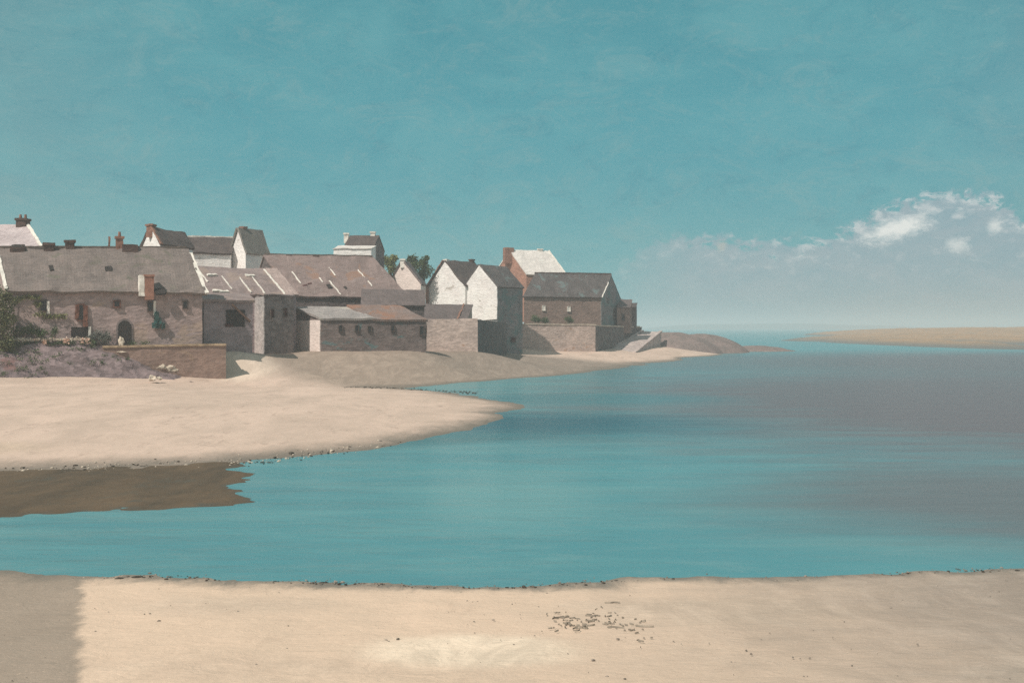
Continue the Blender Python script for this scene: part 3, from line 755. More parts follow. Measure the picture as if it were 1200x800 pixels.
# foreground beach
pts = []
for px, py in ((-500, 672), (-200, 671), (0, 671), (95, 677), (190, 673), (290, 679), (400, 681), (500, 686), (600, 686), (680, 681), (800, 676), (900, 678), (1000, 674), (1100, 668), (1200, 667), (1500, 664), (1800, 663)): pts.append(sh(px, py))
for x in (-28, -14, 0, 14, 28): pts += [(x, 13, .8), (x, 6, 2.0), (x, 0, 3.4), (x, -14, 5.0), (x * 1.15, 25.5, -.35), (x * 1.3, 30, -.8)]
f2 = rbf(pts)
xs = np.arange(-34, 34.1, 0.2); ys = np.arange(-14, 28, 0.2)
X, Y = np.meshgrid(xs, ys, indexing='ij')
Z = f2(X, Y) + nz(X, Y, 0.3, 5.5, 0.03) + nz(X, Y, 1.1, 2.1, 0.026) + nz(X, Y, 2.6, 7.7, 0.016)
gx = (-8.9, 15.5)
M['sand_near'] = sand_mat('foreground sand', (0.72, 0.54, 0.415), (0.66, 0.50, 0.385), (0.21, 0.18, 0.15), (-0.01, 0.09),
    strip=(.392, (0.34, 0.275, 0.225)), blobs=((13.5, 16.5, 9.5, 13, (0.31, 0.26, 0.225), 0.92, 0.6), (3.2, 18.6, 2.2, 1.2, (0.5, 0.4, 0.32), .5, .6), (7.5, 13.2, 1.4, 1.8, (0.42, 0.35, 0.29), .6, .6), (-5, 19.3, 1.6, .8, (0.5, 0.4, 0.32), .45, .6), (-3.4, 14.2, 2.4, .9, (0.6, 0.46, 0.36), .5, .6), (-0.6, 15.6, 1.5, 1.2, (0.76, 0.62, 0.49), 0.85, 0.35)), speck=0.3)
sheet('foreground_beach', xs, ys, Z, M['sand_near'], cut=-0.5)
def z_near(x, y): return float(f2(np.array([x]), np.array([y]))[0])

# shadow and reflection by the spit, put in as a dark brown sheet
xs = np.arange(-34, -7, 0.18); ys = np.arange(26, 44, 0.18)
X, Y = np.meshgrid(xs, ys, indexing='ij')
PX = 600 + X / Y * F; PY = HOR + CAMH * F / Y
rag = nz(X, Y, 0.45, 4.4, 1.0) + nz(X, Y, 1.6, 9.2, 0.6) + nz(X * .35, Y, 2.2, 5.2, 0.7)
inside = np.minimum.reduce([(284 + 16 * np.sin(Y * 2.1) * np.sin(Y * .9 + 1) - PX) / 22.0, (PY - (552 - 0.045 * PX)) / 3.0, ((606 - 0.055 * PX) - PY) / 6.0])
Z = np.clip(inside, -2.5, 1.0) * 0.038 + rag * 0.032 + 0.002 + nz(X * .5, Y, 4.0, 2.2, 0.012)
M['reflection'] = sand_mat('brown mud', (0.14, 0.095, 0.058), (0.065, 0.05, 0.034), (0.085, 0.068, 0.048), (-0.02, 0.03), speck=0.8)
M['reflection'].node_tree.nodes['Principled BSDF'].inputs['Specular IOR Level'].default_value = 0.4
sheet('reflection_sheet', xs, ys, Z, M['reflection'], cut=-0.05)

# headland mound and far dunes
def lump(name, bumps, x0, x1, y0, y1, step, mat, seed):
    xs = np.arange(x0, x1, step); ys = np.arange(y0, y1, step * 1.3)
    X, Y = np.meshgrid(xs, ys, indexing='ij'); Z = np.full(X.shape, -0.5)
    for px, Yc, rx, ry, zt in bumps:
        c = G(px, Yc); r2 = ((X - c.x) / rx) ** 2 + ((Y - Yc) / ry) ** 2
        Z = np.maximum(Z, -0.5 + (zt + 0.5) * np.clip(1 - r2, 0, 1) ** 0.8)
    Z += nz(X, Y, 0.12, seed, 0.35) * (Z > -0.4) + nz(X, Y, 0.5, seed, 0.12)
    return sheet(name, xs, ys, Z, mat, cut=-0.3)
M['mound'] = wall_mat('brown heath', (0.215, 0.165, 0.145), (0.15, 0.125, 0.11), (0.10, 0.10, 0.075), 0.1, 0.12, 0.1, 0.35)
lump('headland', ((785, 214, 10.5, 11, 4.15), (815, 222, 11, 11, 3.7), (760, 212, 5, 9, 3.6), (868, 234, 14, 9, 1.1)  ), 15, 85, 200, 258, 0.7, M['mound'], 6.1)
M['dune'] = sand_mat('far dune sand', (0.42, 0.27, 0.16), (0.30, 0.23, 0.165), (0.16, 0.16, 0.15), (0.05, 1.6), speck=0.6)
lump('sand_dunes', ((1060, 330, 17, 95, 1.6), (1090, 560, 40, 200, 4.4), (1150, 600, 36, 190, 4.9), (1085, 420, 27, 130, 2.6), (1000, 420, 22, 70, 1.4), (955, 400, 12, 30, .8), (1260, 800, 90, 120, 6.0)), 70, 520, 225, 930, 1.8, M['dune'], 2.7)
# distant coast
M['coast'] = wall_mat('far heath', (0.06, 0.085, 0.07), (0.05, 0.07, 0.06), None, 0, 0.01, 0.02, 0.1)
lump('distant_coast', ((850, 2600, 200, 90, 12), (920, 2700, 260, 100, 14), (1000, 2800, 200, 90, 10)), 250, 1300, 2400, 3000, 14, M['coast'], 1.1)

# ------------------------------------------------------------------ water
m, nt, b = new_mat('sea water'); t = NT(nt); p = t.pos()
xyz = t.n('ShaderNodeSeparateXYZ'); nt.links.new(p, xyz.inputs[0]); Xw, Yw, _ = xyz.outputs
big = t.noise(t.mapping(p, (0.03, 0.06, 1)), 1.0, 5, 0.6, 0.5)
st = t.noise(t.mapping(p, (0.10, 0.45, 1)), 1.0, 5, 0.65, 0.3)
col = t.mix(t.smooth(big, 0.35, 0.65), (0.088, 0.275, 0.305), (0.075, 0.235, 0.27))
col = t.mix(t.smooth(st, 0.42, 0.7, 0, 0.6), col, (0.14, 0.32, 0.335))
st2 = t.noise(t.mapping(p, (0.35, 1.6, 1)), 1.0, 5, 0.7, 0.4)
col = t.mix(t.smooth(st2, 0.5, 0.75, 0, 0.25), col, (0.055, 0.19, 0.215))
st3 = t.noise(t.mapping(p, (0.5, 0.8, 1), rot=(0, 0, .5)), 1.0, 7, 0.75, 0.8)
col = t.mix(t.smooth(st3, 0.5, 0.72, 0, 0.35), col, (0.19, 0.30, 0.31))
def wblob(cx, cy, rx, ry, c, k, soft, rot=0.0):
    global col
    ax, ay = t.math('SUBTRACT', Xw, cx), t.math('SUBTRACT', Yw, cy)
    ca, sa = math.cos(rot), math.sin(rot)
    dx = t.math('DIVIDE', t.math('ADD', t.math('MULTIPLY', ax, ca), t.math('MULTIPLY', ay, sa)), rx)
    dy = t.math('DIVIDE', t.math('SUBTRACT', t.math('MULTIPLY', ay, ca), t.math('MULTIPLY', ax, sa)), ry)
    r = t.math('SQRT', t.math('ADD', t.math('MULTIPLY', dx, dx), t.math('MULTIPLY', dy, dy)))
    r = t.math('ADD', r, t.math('MULTIPLY', t.math('SUBTRACT', t.noise(t.mapping(p, (0.09, 0.3, 1)), 1.3, 6, 0.7), 0.5), 0.8))
    col = t.mix(t.smooth(r, 1 - soft, 1 + soft, k, 0.0), col, c)
wblob(48, 74, 43, 46, (0.135, 0.088, 0.094), 1.0, 0.35)          # grey water to the right
wblob(95, 150, 80, 70, (0.125, 0.1, 0.108), 1.0, 0.5)
wblob(18, 32, 11, 7.5, (0.125, 0.115, 0.122), 0.95, 0.55)
wblob(1.5, 58, 9, 7.0, (0.015, 0.085, 0.12), 0.9, 0.65)         # dark tongue of deep water off the spit
wblob(-4.5, 49.5, 6, 2.6, (0.05, 0.15, 0.17), 0.7, 0.5, 0.5)
wblob(6, 78, 9, 6, (0.04, 0.18, 0.21), 0.6, 0.5)
wblob(0, 33, 2.6, 5, (0.16, 0.33, 0.34), 0.6, 0.6)
nt.links.new(col, b.inputs['Base Color'])
b.inputs['Roughness'].default_value = 0.28; b.inputs['IOR'].default_value = 1.33; b.inputs['Specular IOR Level'].default_value = 0.45
w1 = t.noise(t.mapping(p, (1.0, 2.2, 1)), 1.3, 4, 0.6, 0.2); w2 = t.noise(t.mapping(p, (0.2, 0.6, 1)), 1.0, 3, 0.5)
hgt = t.math('ADD', t.math('MULTIPLY', w1, 0.35), w2)
nt.links.new(t.bump(hgt, 0.4, 0.2), b.inputs['Normal'])
bm = bmesh.new()
vs = [bm.verts.new(c) for c in ((-3300, -40, 0), (3300, -40, 0), (3300, 4800, 0), (-3300, 4800, 0))]; bm.faces.new(vs)
o = mobj('sea_water', bm, m); o['kind'] = 'structure'

# ------------------------------------------------------------------ plants
def leaves(bm, c, r, n, size, shell=0.35, seed=0, lumpy=0.35):
    rnd = random.Random(seed); c = Vector(c)
    for _ in range(n):
        d = Vector((rnd.gauss(0, 1), rnd.gauss(0, 1), rnd.gauss(0, 1))).normalized()
        k = (rnd.random() ** shell) * (1 + lumpy * noise.noise(d * 2.3 + Vector((seed, 0, 0))) * 2)
        q = c + Vector((d.x * r[0], d.y * r[1], d.z * r[2])) * k
        a = Vector((rnd.gauss(0, 1), rnd.gauss(0, 1), rnd.gauss(0, 1))).normalized(); e = a.orthogonal().normalized(); g = a.cross(e)
        s = size * rnd.uniform(0.6, 1.4)
        bm.faces.new([bm.verts.new(q + e * s), bm.verts.new(q + g * s * 0.6), bm.verts.new(q - e * s), bm.verts.new(q - g * s * 0.6)])
def branch(bm, a, b2, r0, r1):
    d = (b2 - a); u = d.orthogonal().normalized(); v = d.normalized().cross(u)
    A = [bm.verts.new(a + (u * math.cos(k) + v * math.sin(k)) * r0) for k in (i * math.tau / 7 for i in range(7))]
    B = [bm.verts.new(b2 + (u * math.cos(k) + v * math.sin(k)) * r1) for k in (i * math.tau / 7 for i in range(7))]
    for i in range(7): bm.faces.new((A[i], A[(i + 1) % 7], B[(i + 1) % 7], B[i]))
    bm.faces.new(B); bm.faces.new(A[::-1])
def tree(name, label, px, py, Y, clumps, z0, leaf, n, size, seed, group=None, cat='tree'):
    c = G(px, Y); c.z = ZY(py, Y)
    root = empty(name, (c.x, c.y, z0), label, cat, group)
    bt = bmesh.new(); top = Vector((c.x, c.y, c.z - 0.2)); foot = Vector((c.x, c.y, z0))
    wd = 0.03 * (c.z - z0) + 0.05
    k1 = foot.lerp(top, 0.55) + Vector((0.12, 0.05, 0)); branch(bt, foot, k1, wd, wd * 0.75); branch(bt, k1, top, wd * 0.75, wd * 0.4)
    bl = bmesh.new()
    for i, (dx, dz, rx, rz) in enumerate(clumps):
        cc = c + Vector((dx, random.uniform(-.4, .4) * rx, dz))
        branch(bt, k1.lerp(top, random.random() * 0.8), cc, wd * 0.35, wd * 0.12)
        leaves(bl, cc, (rx, rx, rz), n, size, 0.4, seed + i)
    mobj('trunk', bt, M['bark'], root); mobj('crown', bl, M[leaf], root)
    return root
tree('tree', 'yellow green tree tucked behind the shaded gable of the white house with chimneys', 457, 309, 158, ((0, 0, .9, 1.1), (-.6, .5, .7, .7), (.5, .7, .6, .6), (.4, -.7, .8, .8)), 6, 'leaf_yellow', 420, 0.13, 1)
tree('tree', 'dark green tree between the pink gable and the white gables', 484, 306, 160, ((0, 0, .8, .9), (.5, -.8, 1.1, 1.0), (-.4, .3, .5, .5)), 6, 'leaf_dark', 520, 0.13, 11)
tree('tree', 'dark green tree beside the left white gable, right hand one of two', 496, 310, 162, ((0, .2, .8, .9), (.6, -1.0, 1.1, .9), (-.3, -1.6, 1.0, 1.0), (.5, .9, .35, .45)), 6, 'leaf_dark', 520, 0.13, 21)
tree('bush', 'tall olive green bush at the left edge against the long house', 1, 362, 84.2, ((-.1, -2.0, .9, .8), (.3, -2.7, .8, .6), (-.3, .9, .9, .9), (.2, .2, .8, 1.0), (-.5, -.6, 1.1, 1.0), (.35, -.9, .6, .8), (.5, .95, .35, .3)), 3.3, 'leaf_mid', 900, 0.075, 31, cat='bush')
def shrub(name, label, px, py, Y, clumps, leaf, n, size, seed, cat='shrub', group=None):
    c = G(px, Y); c.z = ZY(py, Y)
    root = empty(name, (c.x, c.y, 3.4), label, cat, group)
    bt = bmesh.new(); bl = bmesh.new()
    for i, (dx, dz, rx, rz) in enumerate(clumps):
        cc = c + Vector((dx, 0, dz)); branch(bt, Vector((c.x + dx * .3, c.y, 3.3)), cc, 0.05, 0.02)
        leaves(bl, cc, (rx, rx * .8, rz), n, size, 0.45, seed + i)
    mobj('stem', bt, M['bark'], root); mobj('foliage', bl, M[leaf], root)
shrub('shrub', 'dark green shrub at the foot of the long house, beside the tall olive bush', 34, 388, 85.9, ((-.7, 0, .7, .5), (.2, .1, .6, .5), (.9, -.1, .6, .4)), 'leaf_dark', 330, 0.07, 41)
shrub('shrub', 'small dark shrub under the white-jambed window', 62, 390, 86.7, ((0, 0, .35, .45), (.2, .2, .25, .3)), 'leaf_dark', 160, 0.06, 51)
shrub('shrub', 'grey green rounded shrub between the dark hatch and the arched door', 117, 393, 88.1, ((0, 0, .75, .55), (.5, -.2, .6, .4), (-.5, -.2, .5, .4)), 'leaf_blue', 380, 0.065, 61)
shrub('shrub', 'low dark clump of weeds right of the arched door', 160, 402, 89.3, ((-.3, 0, .5, .25), (.6, 0, .5, .22)), 'leaf_dark', 130, 0.05, 71)
# climber on the long house wall
bl = bmesh.new(); bt = bmesh.new()
path = [(16, 372), (17, 352), (24, 350), (33, 348), (43, 349), (44, 357), (46, 368), (56, 371), (66, 371), (74, 370)]
last = None
for i, (px, py) in enumerate(path):
    c, n, d = h1.wall_pt(px, py); c = c + n * 0.15
    leaves(bl, c, (.5, .15, .28), 120, 0.06, 0.5, 80 + i)
    if last is not None: branch(bt, last, c, 0.03, 0.025)
    last = c
c0, n, d = h1.wall_pt(16, 400); c1, _, _ = h1.wall_pt(16, 372); branch(bt, c0 + n * .1, c1 + n * .15, 0.05, 0.03)
root = empty('climbing_plant', c0, 'yellow green climber trained round the left window of the long house', 'climber')
mobj('foliage', bl, M['leaf_yellow'], root); mobj('stem', bt, M['bark'], root)
# flower border along the bank top
bl = bmesh.new(); rnd = random.Random(5)
for i in range(60):
    px = rnd.uniform(-40, 112); Y = bankY(px) + rnd.uniform(-.2, .5)
    c = G(px, Y); c.z = 3.85; leaves(bl, c, (.3, .25, .28), 45, 0.06, .5, 300 + i)
tag(mobj('flower_border_leaves', bl, M['leaf_dark']), 'dark leafy border along the top of the rubble bank', 'border', kind='stuff')
bl = bmesh.new(); bp = bmesh.new()
for i in range(900):
    px = rnd.uniform(-40, 105); Y = bankY(px) - .1 + rnd.uniform(-.15, .2); c = G(px, Y); c.z = 4.12 + rnd.gauss(0, .06)
    leaves(bp if rnd.random() < .18 and px > 40 else bl, c, (.06, .06, .06), 3, 0.045, .5, 900 + i)
for px in (52, 76, 79, 97, 103):
    for i in range(14):
        c = G(px + rnd.uniform(-2, 2), bankY(px) - .3); c.z = 3.95 + rnd.uniform(-.15, .2); leaves(bp, c, (.1, .08, .1), 4, .06, .5, 2000 + i)
tag(mobj('white_flowers', bl, M['petal']), 'white flowers along the garden edge', 'flowers', kind='stuff')
tag(mobj('salmon_flowers', bp, M['petal_pink']), 'salmon pink flowers among the white ones', 'flowers', kind='stuff')
bl = bmesh.new()
for i in range(70):
    px = rnd.choice((rnd.uniform(-10, 60), rnd.uniform(0, 150))); t_ = rnd.random() ** .6
    c = bank(px, t_) + Vector((0, -.1, .1)); leaves(bl, c, (.32, .2, .2), 26, .055, .5, 3000 + i)
tag(mobj('bank_weeds', bl, M['leaf_dark']), 'straggling weeds growing on the rubble bank', 'weeds', kind='stuff')
# weeds at the feet of the seaward houses
def quay_bush(px, py, Y, r, label, seed):
    c = G(px, Y); c.z = ZY(py, Y); bm = bmesh.new(); leaves(bm, c, (r, r * .7, r * .75), 260, .12, .45, seed); leaves(bm, c + Vector((r * .6, 0, -r * .3)), (r * .7, r * .5, r * .5), 160, .12, .45, seed + 1)
    branch(bm, Vector((c.x, c.y, 5.2)), c, .06, .03)
    tag(mobj('bush', bm, M['dark' if False else 'leaf_dark'], origin=(c.x, c.y, 5.2)), label, 'bush')
quay_bush(627, 373, 180, .8, 'dark bush at the wall of the brown house, leftmost of the three', 501)
quay_bush(638, 375, 180.4, .6, 'dark bush under the left white shuttered window', 511)
quay_bush(666, 374, 181.5, .75, 'dark bush under the right white shuttered window', 521)

# ------------------------------------------------------------------ rocks, pebbles, weed, slipway
def rock(px, py, s, mat, label, group, seed, pt=None):
    c = bank_at(px, py) + Vector((0, -.28, s[2] * .75)) if pt is None else pt
    bm = bmesh.new(); bmesh.ops.create_icosphere(bm, subdivisions=3, radius=1)
    for v in bm.verts:
        k = 1 + .45 * noise.noise(v.co * 1.3 + Vector((seed, 0, 0))) + .3 * noise.noise(v.co * 3 + Vector((0, seed, 0)))
        q = v.co.copy()
        for kk in range(5):      # broken facets
            d_ = noise.random_unit_vector() if False else Vector((math.sin(seed * 3.1 + kk * 2.4), math.cos(seed * 1.7 + kk * 1.9), math.sin(seed + kk * 3.3))).normalized()
            e_ = q.dot(d_) - .62
            if e_ > 0: q -= d_ * e_
        v.co = Vector((q.x * s[0], q.y * s[1], q.z * s[2])) * k + c
    tag(mobj('rock', bm, M[mat], origin=(c.x, c.y, c.z - s[2])), label, 'rock', group)
rk = 'rocks spilled at the end of the rubble bank'
for a in ((163, 414, (.42, .3, .22), 'rock_ochre', 'ochre rock high on the spill beside the seawall top', rk, 1),
          (154, 408, (.5, .3, .2), 'rock_ochre', 'topmost broad ochre rock, just right of the arched door', rk, 2),
          (173, 420, (.45, .3, .22), 'rock_ochre', 'ochre rock in the middle of the spill', rk, 3),
          (183, 427, (.6, .3, .2), 'rock_pale', 'pale flat rock halfway down the spill', rk, 4),
          (190, 433, (.45, .3, .25), 'rock_pale', 'pale rounded rock above the largest boulder', rk, 5),
          (200, 436, (.7, .4, .34), 'rock_pale', 'largest pale boulder at the foot of the brown seawall', rk, 6),
          (211, 439, (.42, .3, .25), 'rock_pale', 'pale rock right of the largest boulder', rk, 7),
          (219, 441, (.36, .28, .2), 'rock_ochre', 'small rightmost ochre rock at the seawall foot', rk, 8)): rock(*a)
rock(178, 444, (.34, .3, .24), 'rock_pale', 'larger of two pale stones on the sand before the bank', rk, 9, pt=G(178, 84.8) + Vector((0, 0, 1.15)))
rock(187, 444, (.2, .2, .16), 'rock_pale', 'smaller of two pale stones on the sand before the bank', rk, 10, pt=G(187, 85.2) + Vector((0, 0, 1.12)))
rock(142, 404, (.26, .22, .42), 'rock_pale', 'white upright stone at the arched door', None, 12, pt=G(142, 88.3) + Vector((0, 0, ZY(401, 88.3))))
rock(142.5, 413, (.45, .3, .09), 'rock_pale', 'white flat stone on the bank below the arched door', None, 13)
# pebbles and weed along the tide lines
def scatter(name, label, gen, n, size, mat, seed, flat=.5, cat='pebbles'):
    rnd = random.Random(seed); bm = bmesh.new()
    for i in range(n):
        c = gen(rnd)
        if c is None: continue
        s = size * rnd.lognormvariate(0, .5)
        u = Vector((rnd.gauss(0, 1), rnd.gauss(0, 1), 0)).normalized(); v = Vector((-u.y, u.x, 0))
        pr = [c + (u * math.cos(k) * s * rnd.uniform(.7, 1.4) + v * math.sin(k) * s * rnd.uniform(.6, 1)) for k in (0, 1.05, 2.1, 3.14, 4.2, 5.2)]
        top = bm.verts.new(c + Vector((0, 0, s * flat * 1.3))); rv = [bm.verts.new(q + Vector((0, 0, s * flat * .35))) for q in pr]; lo = [bm.verts.new(q - Vector((0, 0, s * .4))) for q in pr]
        for k in range(6):
            bm.faces.new((rv[k], rv[(k + 1) % 6], top)); bm.faces.new((lo[k], lo[(k + 1) % 6], rv[(k + 1) % 6], rv[k]))
    tag(mobj(name, bm, M[mat]), label, cat, kind='stuff')
def g_near(spread, off=0.0):
    def g(r):
        x = r.uniform(-13, 13); y = 22.1
        for _ in range(6): y -= (z_near(x, y) - off) / -0.09 * 0.8 * -1 if False else 0
        # walk to the waterline
        lo, hi = 16.0, 25.0
        for _ in range(14):
            mid = (lo + hi) / 2
            if z_near(x, mid) > off: lo = mid
            else: hi = mid
        dens = noise.noise(Vector((x * .45, 3.3, 0)))
        if dens < r.uniform(-.5, .35): return None
        y = lo + r.gauss(0, spread); return Vector((x, y, max(z_near(x, y), 0.0) + .004))
    return g
scatter('tide_line_pebbles', 'dark pebbles along the near waterline', g_near(.14, .01), 700, .013, 'pebble', 4)
scatter('tide_line_seaweed', 'dark shreds of seaweed along the near waterline', g_near(.1, .015), 450, .018, 'weed', 9, .25, 'seaweed')
def g_beach(r):
    x, y = r.uniform(-12, 12), r.uniform(12, 21.5); z = z_near(x, y)
    return Vector((x, y, z + .002)) if z > .05 else None
scatter('beach_shells', 'small stones and shell bits strewn on the near sand', g_beach, 380, .009, 'pebble', 14)
def g_weed(r):
    i = r.random(); px = 640 + 115 * i + r.gauss(0, 6); py = 722 + 26 * i * r.random() + r.gauss(0, 5) + 6 * math.sin(i * 9)
    Y = 4.5 * F / (py - HOR)
    for _ in range(6):
        c = G(px, Y); Y = (CAMH - z_near(c.x, c.y)) * F / (py - HOR)
    c = G(px, Y); c.z = z_near(c.x, c.y) + .004; return c
def strands(name, label, gen, n, ln, mat, seed):
    rnd = random.Random(seed); bm = bmesh.new()
    for i in range(n):
        c = gen(rnd); a = rnd.uniform(-1.6, 1.6); L_ = ln * rnd.lognormvariate(0, .6); w_ = rnd.uniform(.003, .009)
        prev = None
        for k in range(6):
            a += rnd.gauss(0, .5); c = c + Vector((math.cos(a), math.sin(a), 0)) * L_ / 6
            if gen is g_weed: c.z = z_near(c.x, c.y) + .012
            sd_ = Vector((-math.sin(a), math.cos(a), 0)) * w_
            row = [bm.verts.new(c + sd_ - Vector((0, 0, .012))), bm.verts.new(c + Vector((0, 0, .012))), bm.verts.new(c - sd_ - Vector((0, 0, .012)))]
            if prev: bm.faces.new((prev[0], row[0], row[1], prev[1])); bm.faces.new((prev[1], row[1], row[2], prev[2]))
            prev = row
    tag(mobj(name, bm, M[mat]), label, 'seaweed', kind='stuff')
strands('beach_seaweed', 'dark scattered strands of dried seaweed on the near sand', g_weed, 100, .09, 'weed_grey', 21)
def g_spit(r):
    px = r.uniform(-10, 470); py = 556 - .042 * px - max(0, px - 300) * .09 + r.gauss(-2, 2.0)
    c = Vector(sh(px, py)); zz = float(f(np.array([c.x]), np.array([c.y]))[0]); c.z = max(zz, 0) + .02; return c
scatter('spit_pebbles', 'pale and dark pebbles along the near edge of the sand spit', g_spit, 260, .022, 'rock_pale', 31)
scatter('spit_seaweed', 'dark seaweed along the near edge of the sand spit', g_spit, 200, .03, 'weed', 33, .25, 'seaweed')
def g_inlet(r):
    px = r.uniform(400, 560); py = 449 + (px - 330) * .05 + r.gauss(0, .7)
    c = Vector(sh(px, py)); zz = float(f(np.array([c.x]), np.array([c.y]))[0]); Y = (CAMH - max(zz, 0)) * F / (py - HOR); c = G(px, Y)
    c.z = max(float(f(np.array([c.x]), np.array([c.y]))[0]), 0) + .04; return c
scatter('inlet_seaweed', 'dark line of seaweed along the far edge of the sand spit', g_inlet, 260, .04, 'weed', 41, .35, 'seaweed')
# slipway
root = empty('slipway', G(725, 186) + Vector((0, 0, .6)), 'pale stone slipway running down to the beach beside the quay end', 'slipway')
a, b2 = G(704, 179) + Vector((0, 0, .9)), G(744, 182) + Vector((0, 0, .75)); c2, d2 = G(775, 206) + Vector((0, 0, ZY(388.5, 206))), G(752, 203) + Vector((0, 0, ZY(388, 203)))
bm = bmesh.new(); q = [a, b2, c2, d2]; poly_prism(bm, [p - Vector((0, 0, 3)) for p in q], q); bmesh.ops.recalc_face_normals(bm, faces=bm.faces); wobble(bm, 1.2, .06); mobj('ramp', bm, M['slip'], root)
for k0 in (0.03, 0.97):
    p1, p2 = a.lerp(b2, k0), d2.lerp(c2, k0); ax = p2 - p1; sd = Vector((ax.y, -ax.x, 0)).normalized()
    bm = bmesh.new(); obox(bm, (p1 + p2) / 2 + Vector((0, 0, .1)), ax / 2, sd * .3, Vector((0, 0, .1))); wobble(bm, .8, .07); mobj('kerb', bm, M['slip'], root)

# ------------------------------------------------------------------ haze
m = bpy.data.materials.new('sea air'); m.use_nodes = True; nt = m.node_tree; nt.nodes.clear()
o_ = nt.nodes.new('ShaderNodeOutputMaterial'); v_ = nt.nodes.new('ShaderNodeVolumePrincipled')
v_.inputs['Color'].default_value = (0.86, 0.9, 0.93, 1); v_.inputs['Density'].default_value = 0.0009; v_.inputs['Anisotropy'].default_value = 0.0
nt.links.new(v_.outputs[0], o_.inputs['Volume'])
bm = bmesh.new(); obox(bm, Vector((0, 2400, 12)), Vector((3400, 0, 0)), Vector((0, 2500, 0)), Vector((0, 0, 13.5)))
USE_HAZE = True
if USE_HAZE:
    o = mobj('haze', bm, m); o['kind'] = 'stuff'

# ------------------------------------------------------------------ sky, sun, camera
SUN_EL = math.radians(48); sun_az = Vector((-0.66, -0.75, 0)).normalized()
W = bpy.data.worlds.new('World'); S.world = W; W.use_nodes = True
nt = W.node_tree; nt.nodes.clear(); t = NT(nt)
out = nt.nodes.new('ShaderNodeOutputWorld'); bg = nt.nodes.new('ShaderNodeBackground'); nt.links.new(bg.outputs[0], out.inputs[0])
sky = nt.nodes.new('ShaderNodeTexSky'); sky.sky_type = 'NISHITA'; sky.sun_disc = False
sky.sun_elevation = SUN_EL; sky.sun_rotation = math.atan2(sun_az.x, sun_az.y) % math.tau
sky.air_density = 1.0; sky.dust_density = 1.5; sky.ozone_density = 1.0
STR = 0.1
g = nt.nodes.new('ShaderNodeTexCoord').outputs['Generated']
x3 = t.n('ShaderNodeSeparateXYZ'); nt.links.new(g, x3.inputs[0]); dx, dy, dz = x3.outputs
D2R = 57.29578
az = t.math('MULTIPLY', t.math('ARCTAN2', dx, dy), D2R); el = t.math('MULTIPLY', t.math('ARCSINE', dz), D2R)
cv = t.n('ShaderNodeCombineXYZ'); nt.links.new(az, cv.inputs[0]); nt.links.new(el, cv.inputs[1]); ae = cv.outputs[0]
def L(r, g_, b_):
    f_ = lambda c: ((c / 255 + .055) / 1.055) ** 2.4
    return tuple(f_(c) for c in (r, g_, b_))
# teal air: paler towards the horizon, greyer high up and at the sides
hz = t.smooth(el, 0.0, 9.0)
base = t.mix(hz, L(102, 171, 176), L(76, 157, 166))
base = t.mix(t.smooth(el, 9.0, 17.0), base, L(72, 149, 158))
warm_fill = t.math('MAXIMUM', t.smooth(el, 22, 50), t.smooth(dy, .35, -.2))   # unseen warm sky added overhead and behind to neutralise the teal fill
base = t.mix(warm_fill, base, L(198, 181, 168))
base = t.mix(t.smooth(az, -14, -27, 0, .5), base, L(118, 158, 160))
base = t.mix(t.smooth(az, 18, 30, 0, .5), base, L(108, 150, 156))
n1 = t.noise(t.mapping(ae, (0.06, 0.13, 1)), 1.6, 6, .65, .8)
base = t.mix(t.smooth(n1, .4, .7, 0, .55), base, L(102, 170, 174))
n2 = t.noise(t.mapping(ae, (.28, .6, 1), rot=(0, 0, .15)), 1.0, 9, .8, .9)
base = t.mix(t.smooth(n2, .47, .66, 0, .42), base, L(128, 168, 168))
n2b = t.noise(t.mapping(ae, (.3, .55, 1), rot=(0, 0, -.1), loc=(4, 9, 0)), 1.0, 9, .8, .6)
base = t.mix(t.smooth(n2b, .5, .7, 0, .5), base, L(58, 138, 151))
n2c = t.noise(t.mapping(ae, (5, 9, 1), rot=(0, 0, .12)), 1.0, 5, .85, .3)
base = t.mix(t.smooth(n2c, .5, .75, 0, .3), base, L(145, 180, 178))
# cumulus bank low on the right
fc = t.n('ShaderNodeFloatCurve'); cvv = fc.mapping.curves[0]
def nx(px): return (math.degrees(math.atan((px - 600) / F)) + 40) / 100
P_ = [(0.0, .05), (nx(560), .08), (nx(700), .18), (nx(790), .42), (nx(850), .42), (nx(930), .39), (nx(990), .45), (nx(1040), .55), (nx(1090), .6), (nx(1150), .6), (nx(1200), .46), (nx(1400), .3), (1.0, .1)]
while len(cvv.points) < len(P_): cvv.points.new(.5, .5)
for q, (a_, b_) in zip(cvv.points, P_): q.location = (a_, b_)
fc.mapping.update()
nt.links.new(t.math('DIVIDE', t.math('ADD', az, 40), 100, clamp=True), fc.inputs['Value'])
n3 = t.noise(t.mapping(ae, (.45, .7, 1)), 1.0, 9, .68, .3)
top = t.math('ADD', t.math('MULTIPLY', fc.outputs[0], 10.0), t.math('MULTIPLY', t.math('ABSOLUTE', t.math('SUBTRACT', n3, .5)), -6.0))
top = t.math('ADD', top, .75)
below = t.math('SUBTRACT', top, el)
cm = t.smooth(below, -.1, .55)
cm = t.math('MULTIPLY', cm, t.smooth(az, 3, 11))
n4 = t.noise(t.mapping(ae, (.4, .9, 1), loc=(2, 5, 0)), 1.0, 6, .65, .4)
ccol = t.mix(t.smooth(n4, .35, .65), L(138, 166, 175), L(154, 172, 179))
ccol = t.mix(t.smooth(el, 3.0, 0.0, 0, .7), ccol, L(140, 168, 174))
skyc = t.mix(t.math('MULTIPLY', cm, .88), base, ccol)
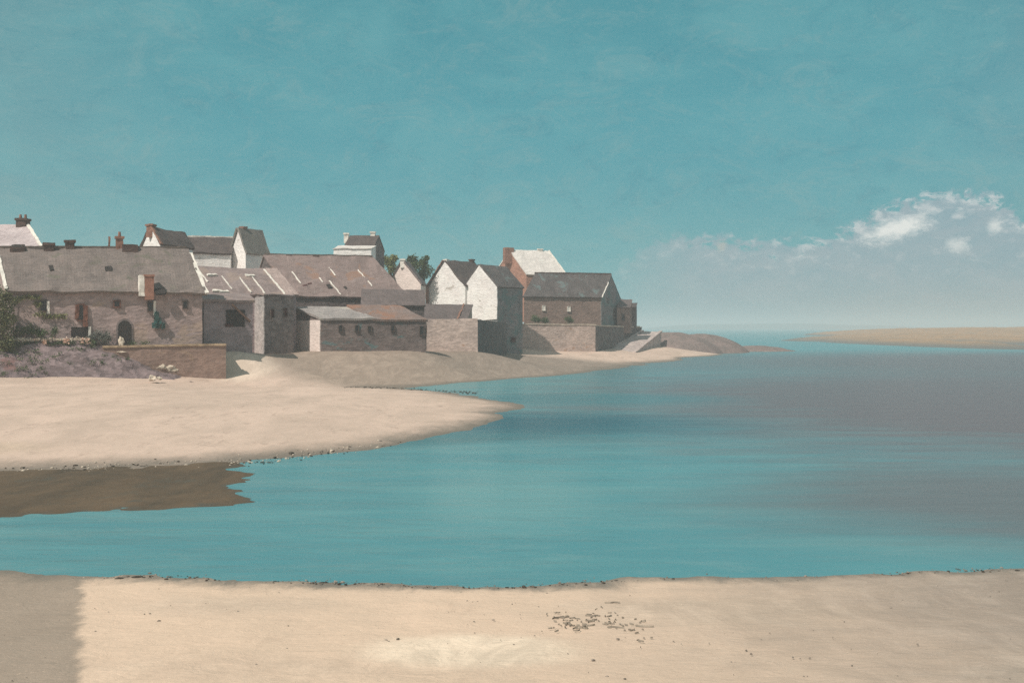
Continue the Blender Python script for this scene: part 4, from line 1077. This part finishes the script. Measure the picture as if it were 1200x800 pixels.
n5 = t.noise(t.mapping(ae, (1.1, 1.9, 1), rot=(0, 0, .3), loc=(1, 7, 0)), 1.0, 5, .62, .4)
rim = t.math('MULTIPLY', t.smooth(below, -.05, .3), t.smooth(below, 1.5, .3))
rim = t.math('MULTIPLY', rim, t.smooth(az, 10, 19, .2, 1.0))
skyc = t.mix(t.math('MULTIPLY', rim, t.smooth(n5, .44, .68, 0, .6)), skyc, L(228, 230, 226))
lob = t.math('MULTIPLY', t.math('MULTIPLY', cm, t.smooth(n5, .52, .72)), t.smooth(el, 1.2, 4.0))
skyc = t.mix(t.math('MULTIPLY', lob, .35), skyc, L(200, 206, 206))
def puff(px, py, rx, ry, rot, k, c=L(236, 238, 232)):
    global skyc
    a0 = math.degrees(math.atan((px - 600) / F)); e0 = math.degrees(math.atan((HOR - py) / F * math.cos(math.radians(a0))))
    ax, ay = t.math('SUBTRACT', az, a0), t.math('SUBTRACT', el, e0); ca, sa = math.cos(rot), math.sin(rot)
    ux = t.math('DIVIDE', t.math('ADD', t.math('MULTIPLY', ax, ca), t.math('MULTIPLY', ay, sa)), rx); uy = t.math('DIVIDE', t.math('SUBTRACT', t.math('MULTIPLY', ay, ca), t.math('MULTIPLY', ax, sa)), ry)
    r = t.math('SQRT', t.math('ADD', t.math('MULTIPLY', ux, ux), t.math('MULTIPLY', uy, uy)))
    nn_ = t.noise(t.mapping(ae, (1.6, 2.6, 1), loc=(px, 0, 0)), 1.0, 8, .78, .5)
    r = t.math('ADD', r, t.math('MULTIPLY', t.math('SUBTRACT', nn_, .5), 2.3))
    skyc = t.mix(t.smooth(r, .1, 1.25, k, 0.0), skyc, c)
puff(1052, 268, 1.9, .6, .28, 1.0); puff(1166, 264, .4, .45, 0, .7); puff(1122, 287, .6, .45, 0, .6); puff(846, 289, .35, .3, .6, .4, L(205, 195, 175))
# the physical sky still drives a share of the light and the brightness falloff away from this view
inv = t.n('ShaderNodeMix', data_type='RGBA', blend_type='MULTIPLY'); inv.inputs[0].default_value = 1
nt.links.new(skyc, inv.inputs[6]); inv.inputs[7].default_value = (1 / STR, 1 / STR, 1 / STR, 1)
mixs = t.n('ShaderNodeMix', data_type='RGBA'); mixs.inputs[0].default_value = .9
nt.links.new(sky.outputs[0], mixs.inputs[6]); nt.links.new(inv.outputs[2], mixs.inputs[7]); mixs.clamp_result = False
nt.links.new(mixs.outputs[2], bg.inputs[0]); bg.inputs[1].default_value = STR

sl = bpy.data.lights.new('sun', 'SUN'); sl.energy = 4.0; sl.angle = math.radians(.6); sl.color = (1.0, .915, .81)
so = bpy.data.objects.new('sun', sl); COL.objects.link(so)
sd = Vector((sun_az.x * math.cos(SUN_EL), sun_az.y * math.cos(SUN_EL), math.sin(SUN_EL)))
so.rotation_euler = sd.to_track_quat('Z', 'Y').to_euler(); so.location = (-60, -40, 60)

cam = bpy.data.cameras.new('camera'); co = bpy.data.objects.new('camera', cam); COL.objects.link(co)
co.location = CAM; co.rotation_euler = (math.radians(90), 0, 0)
cam.sensor_width = 36; cam.lens = 36 * F / 1200; cam.shift_y = -(400 - HOR) / 1200
cam.clip_start = 0.1; cam.clip_end = 20000
S.camera = co
S.view_settings.view_transform = 'Standard'; S.view_settings.look = 'None'; S.view_settings.exposure = 0; S.view_settings.gamma = 1
S.cycles.volume_bounces = 1; S.cycles.max_bounces = 8; S.cycles.use_denoising = False
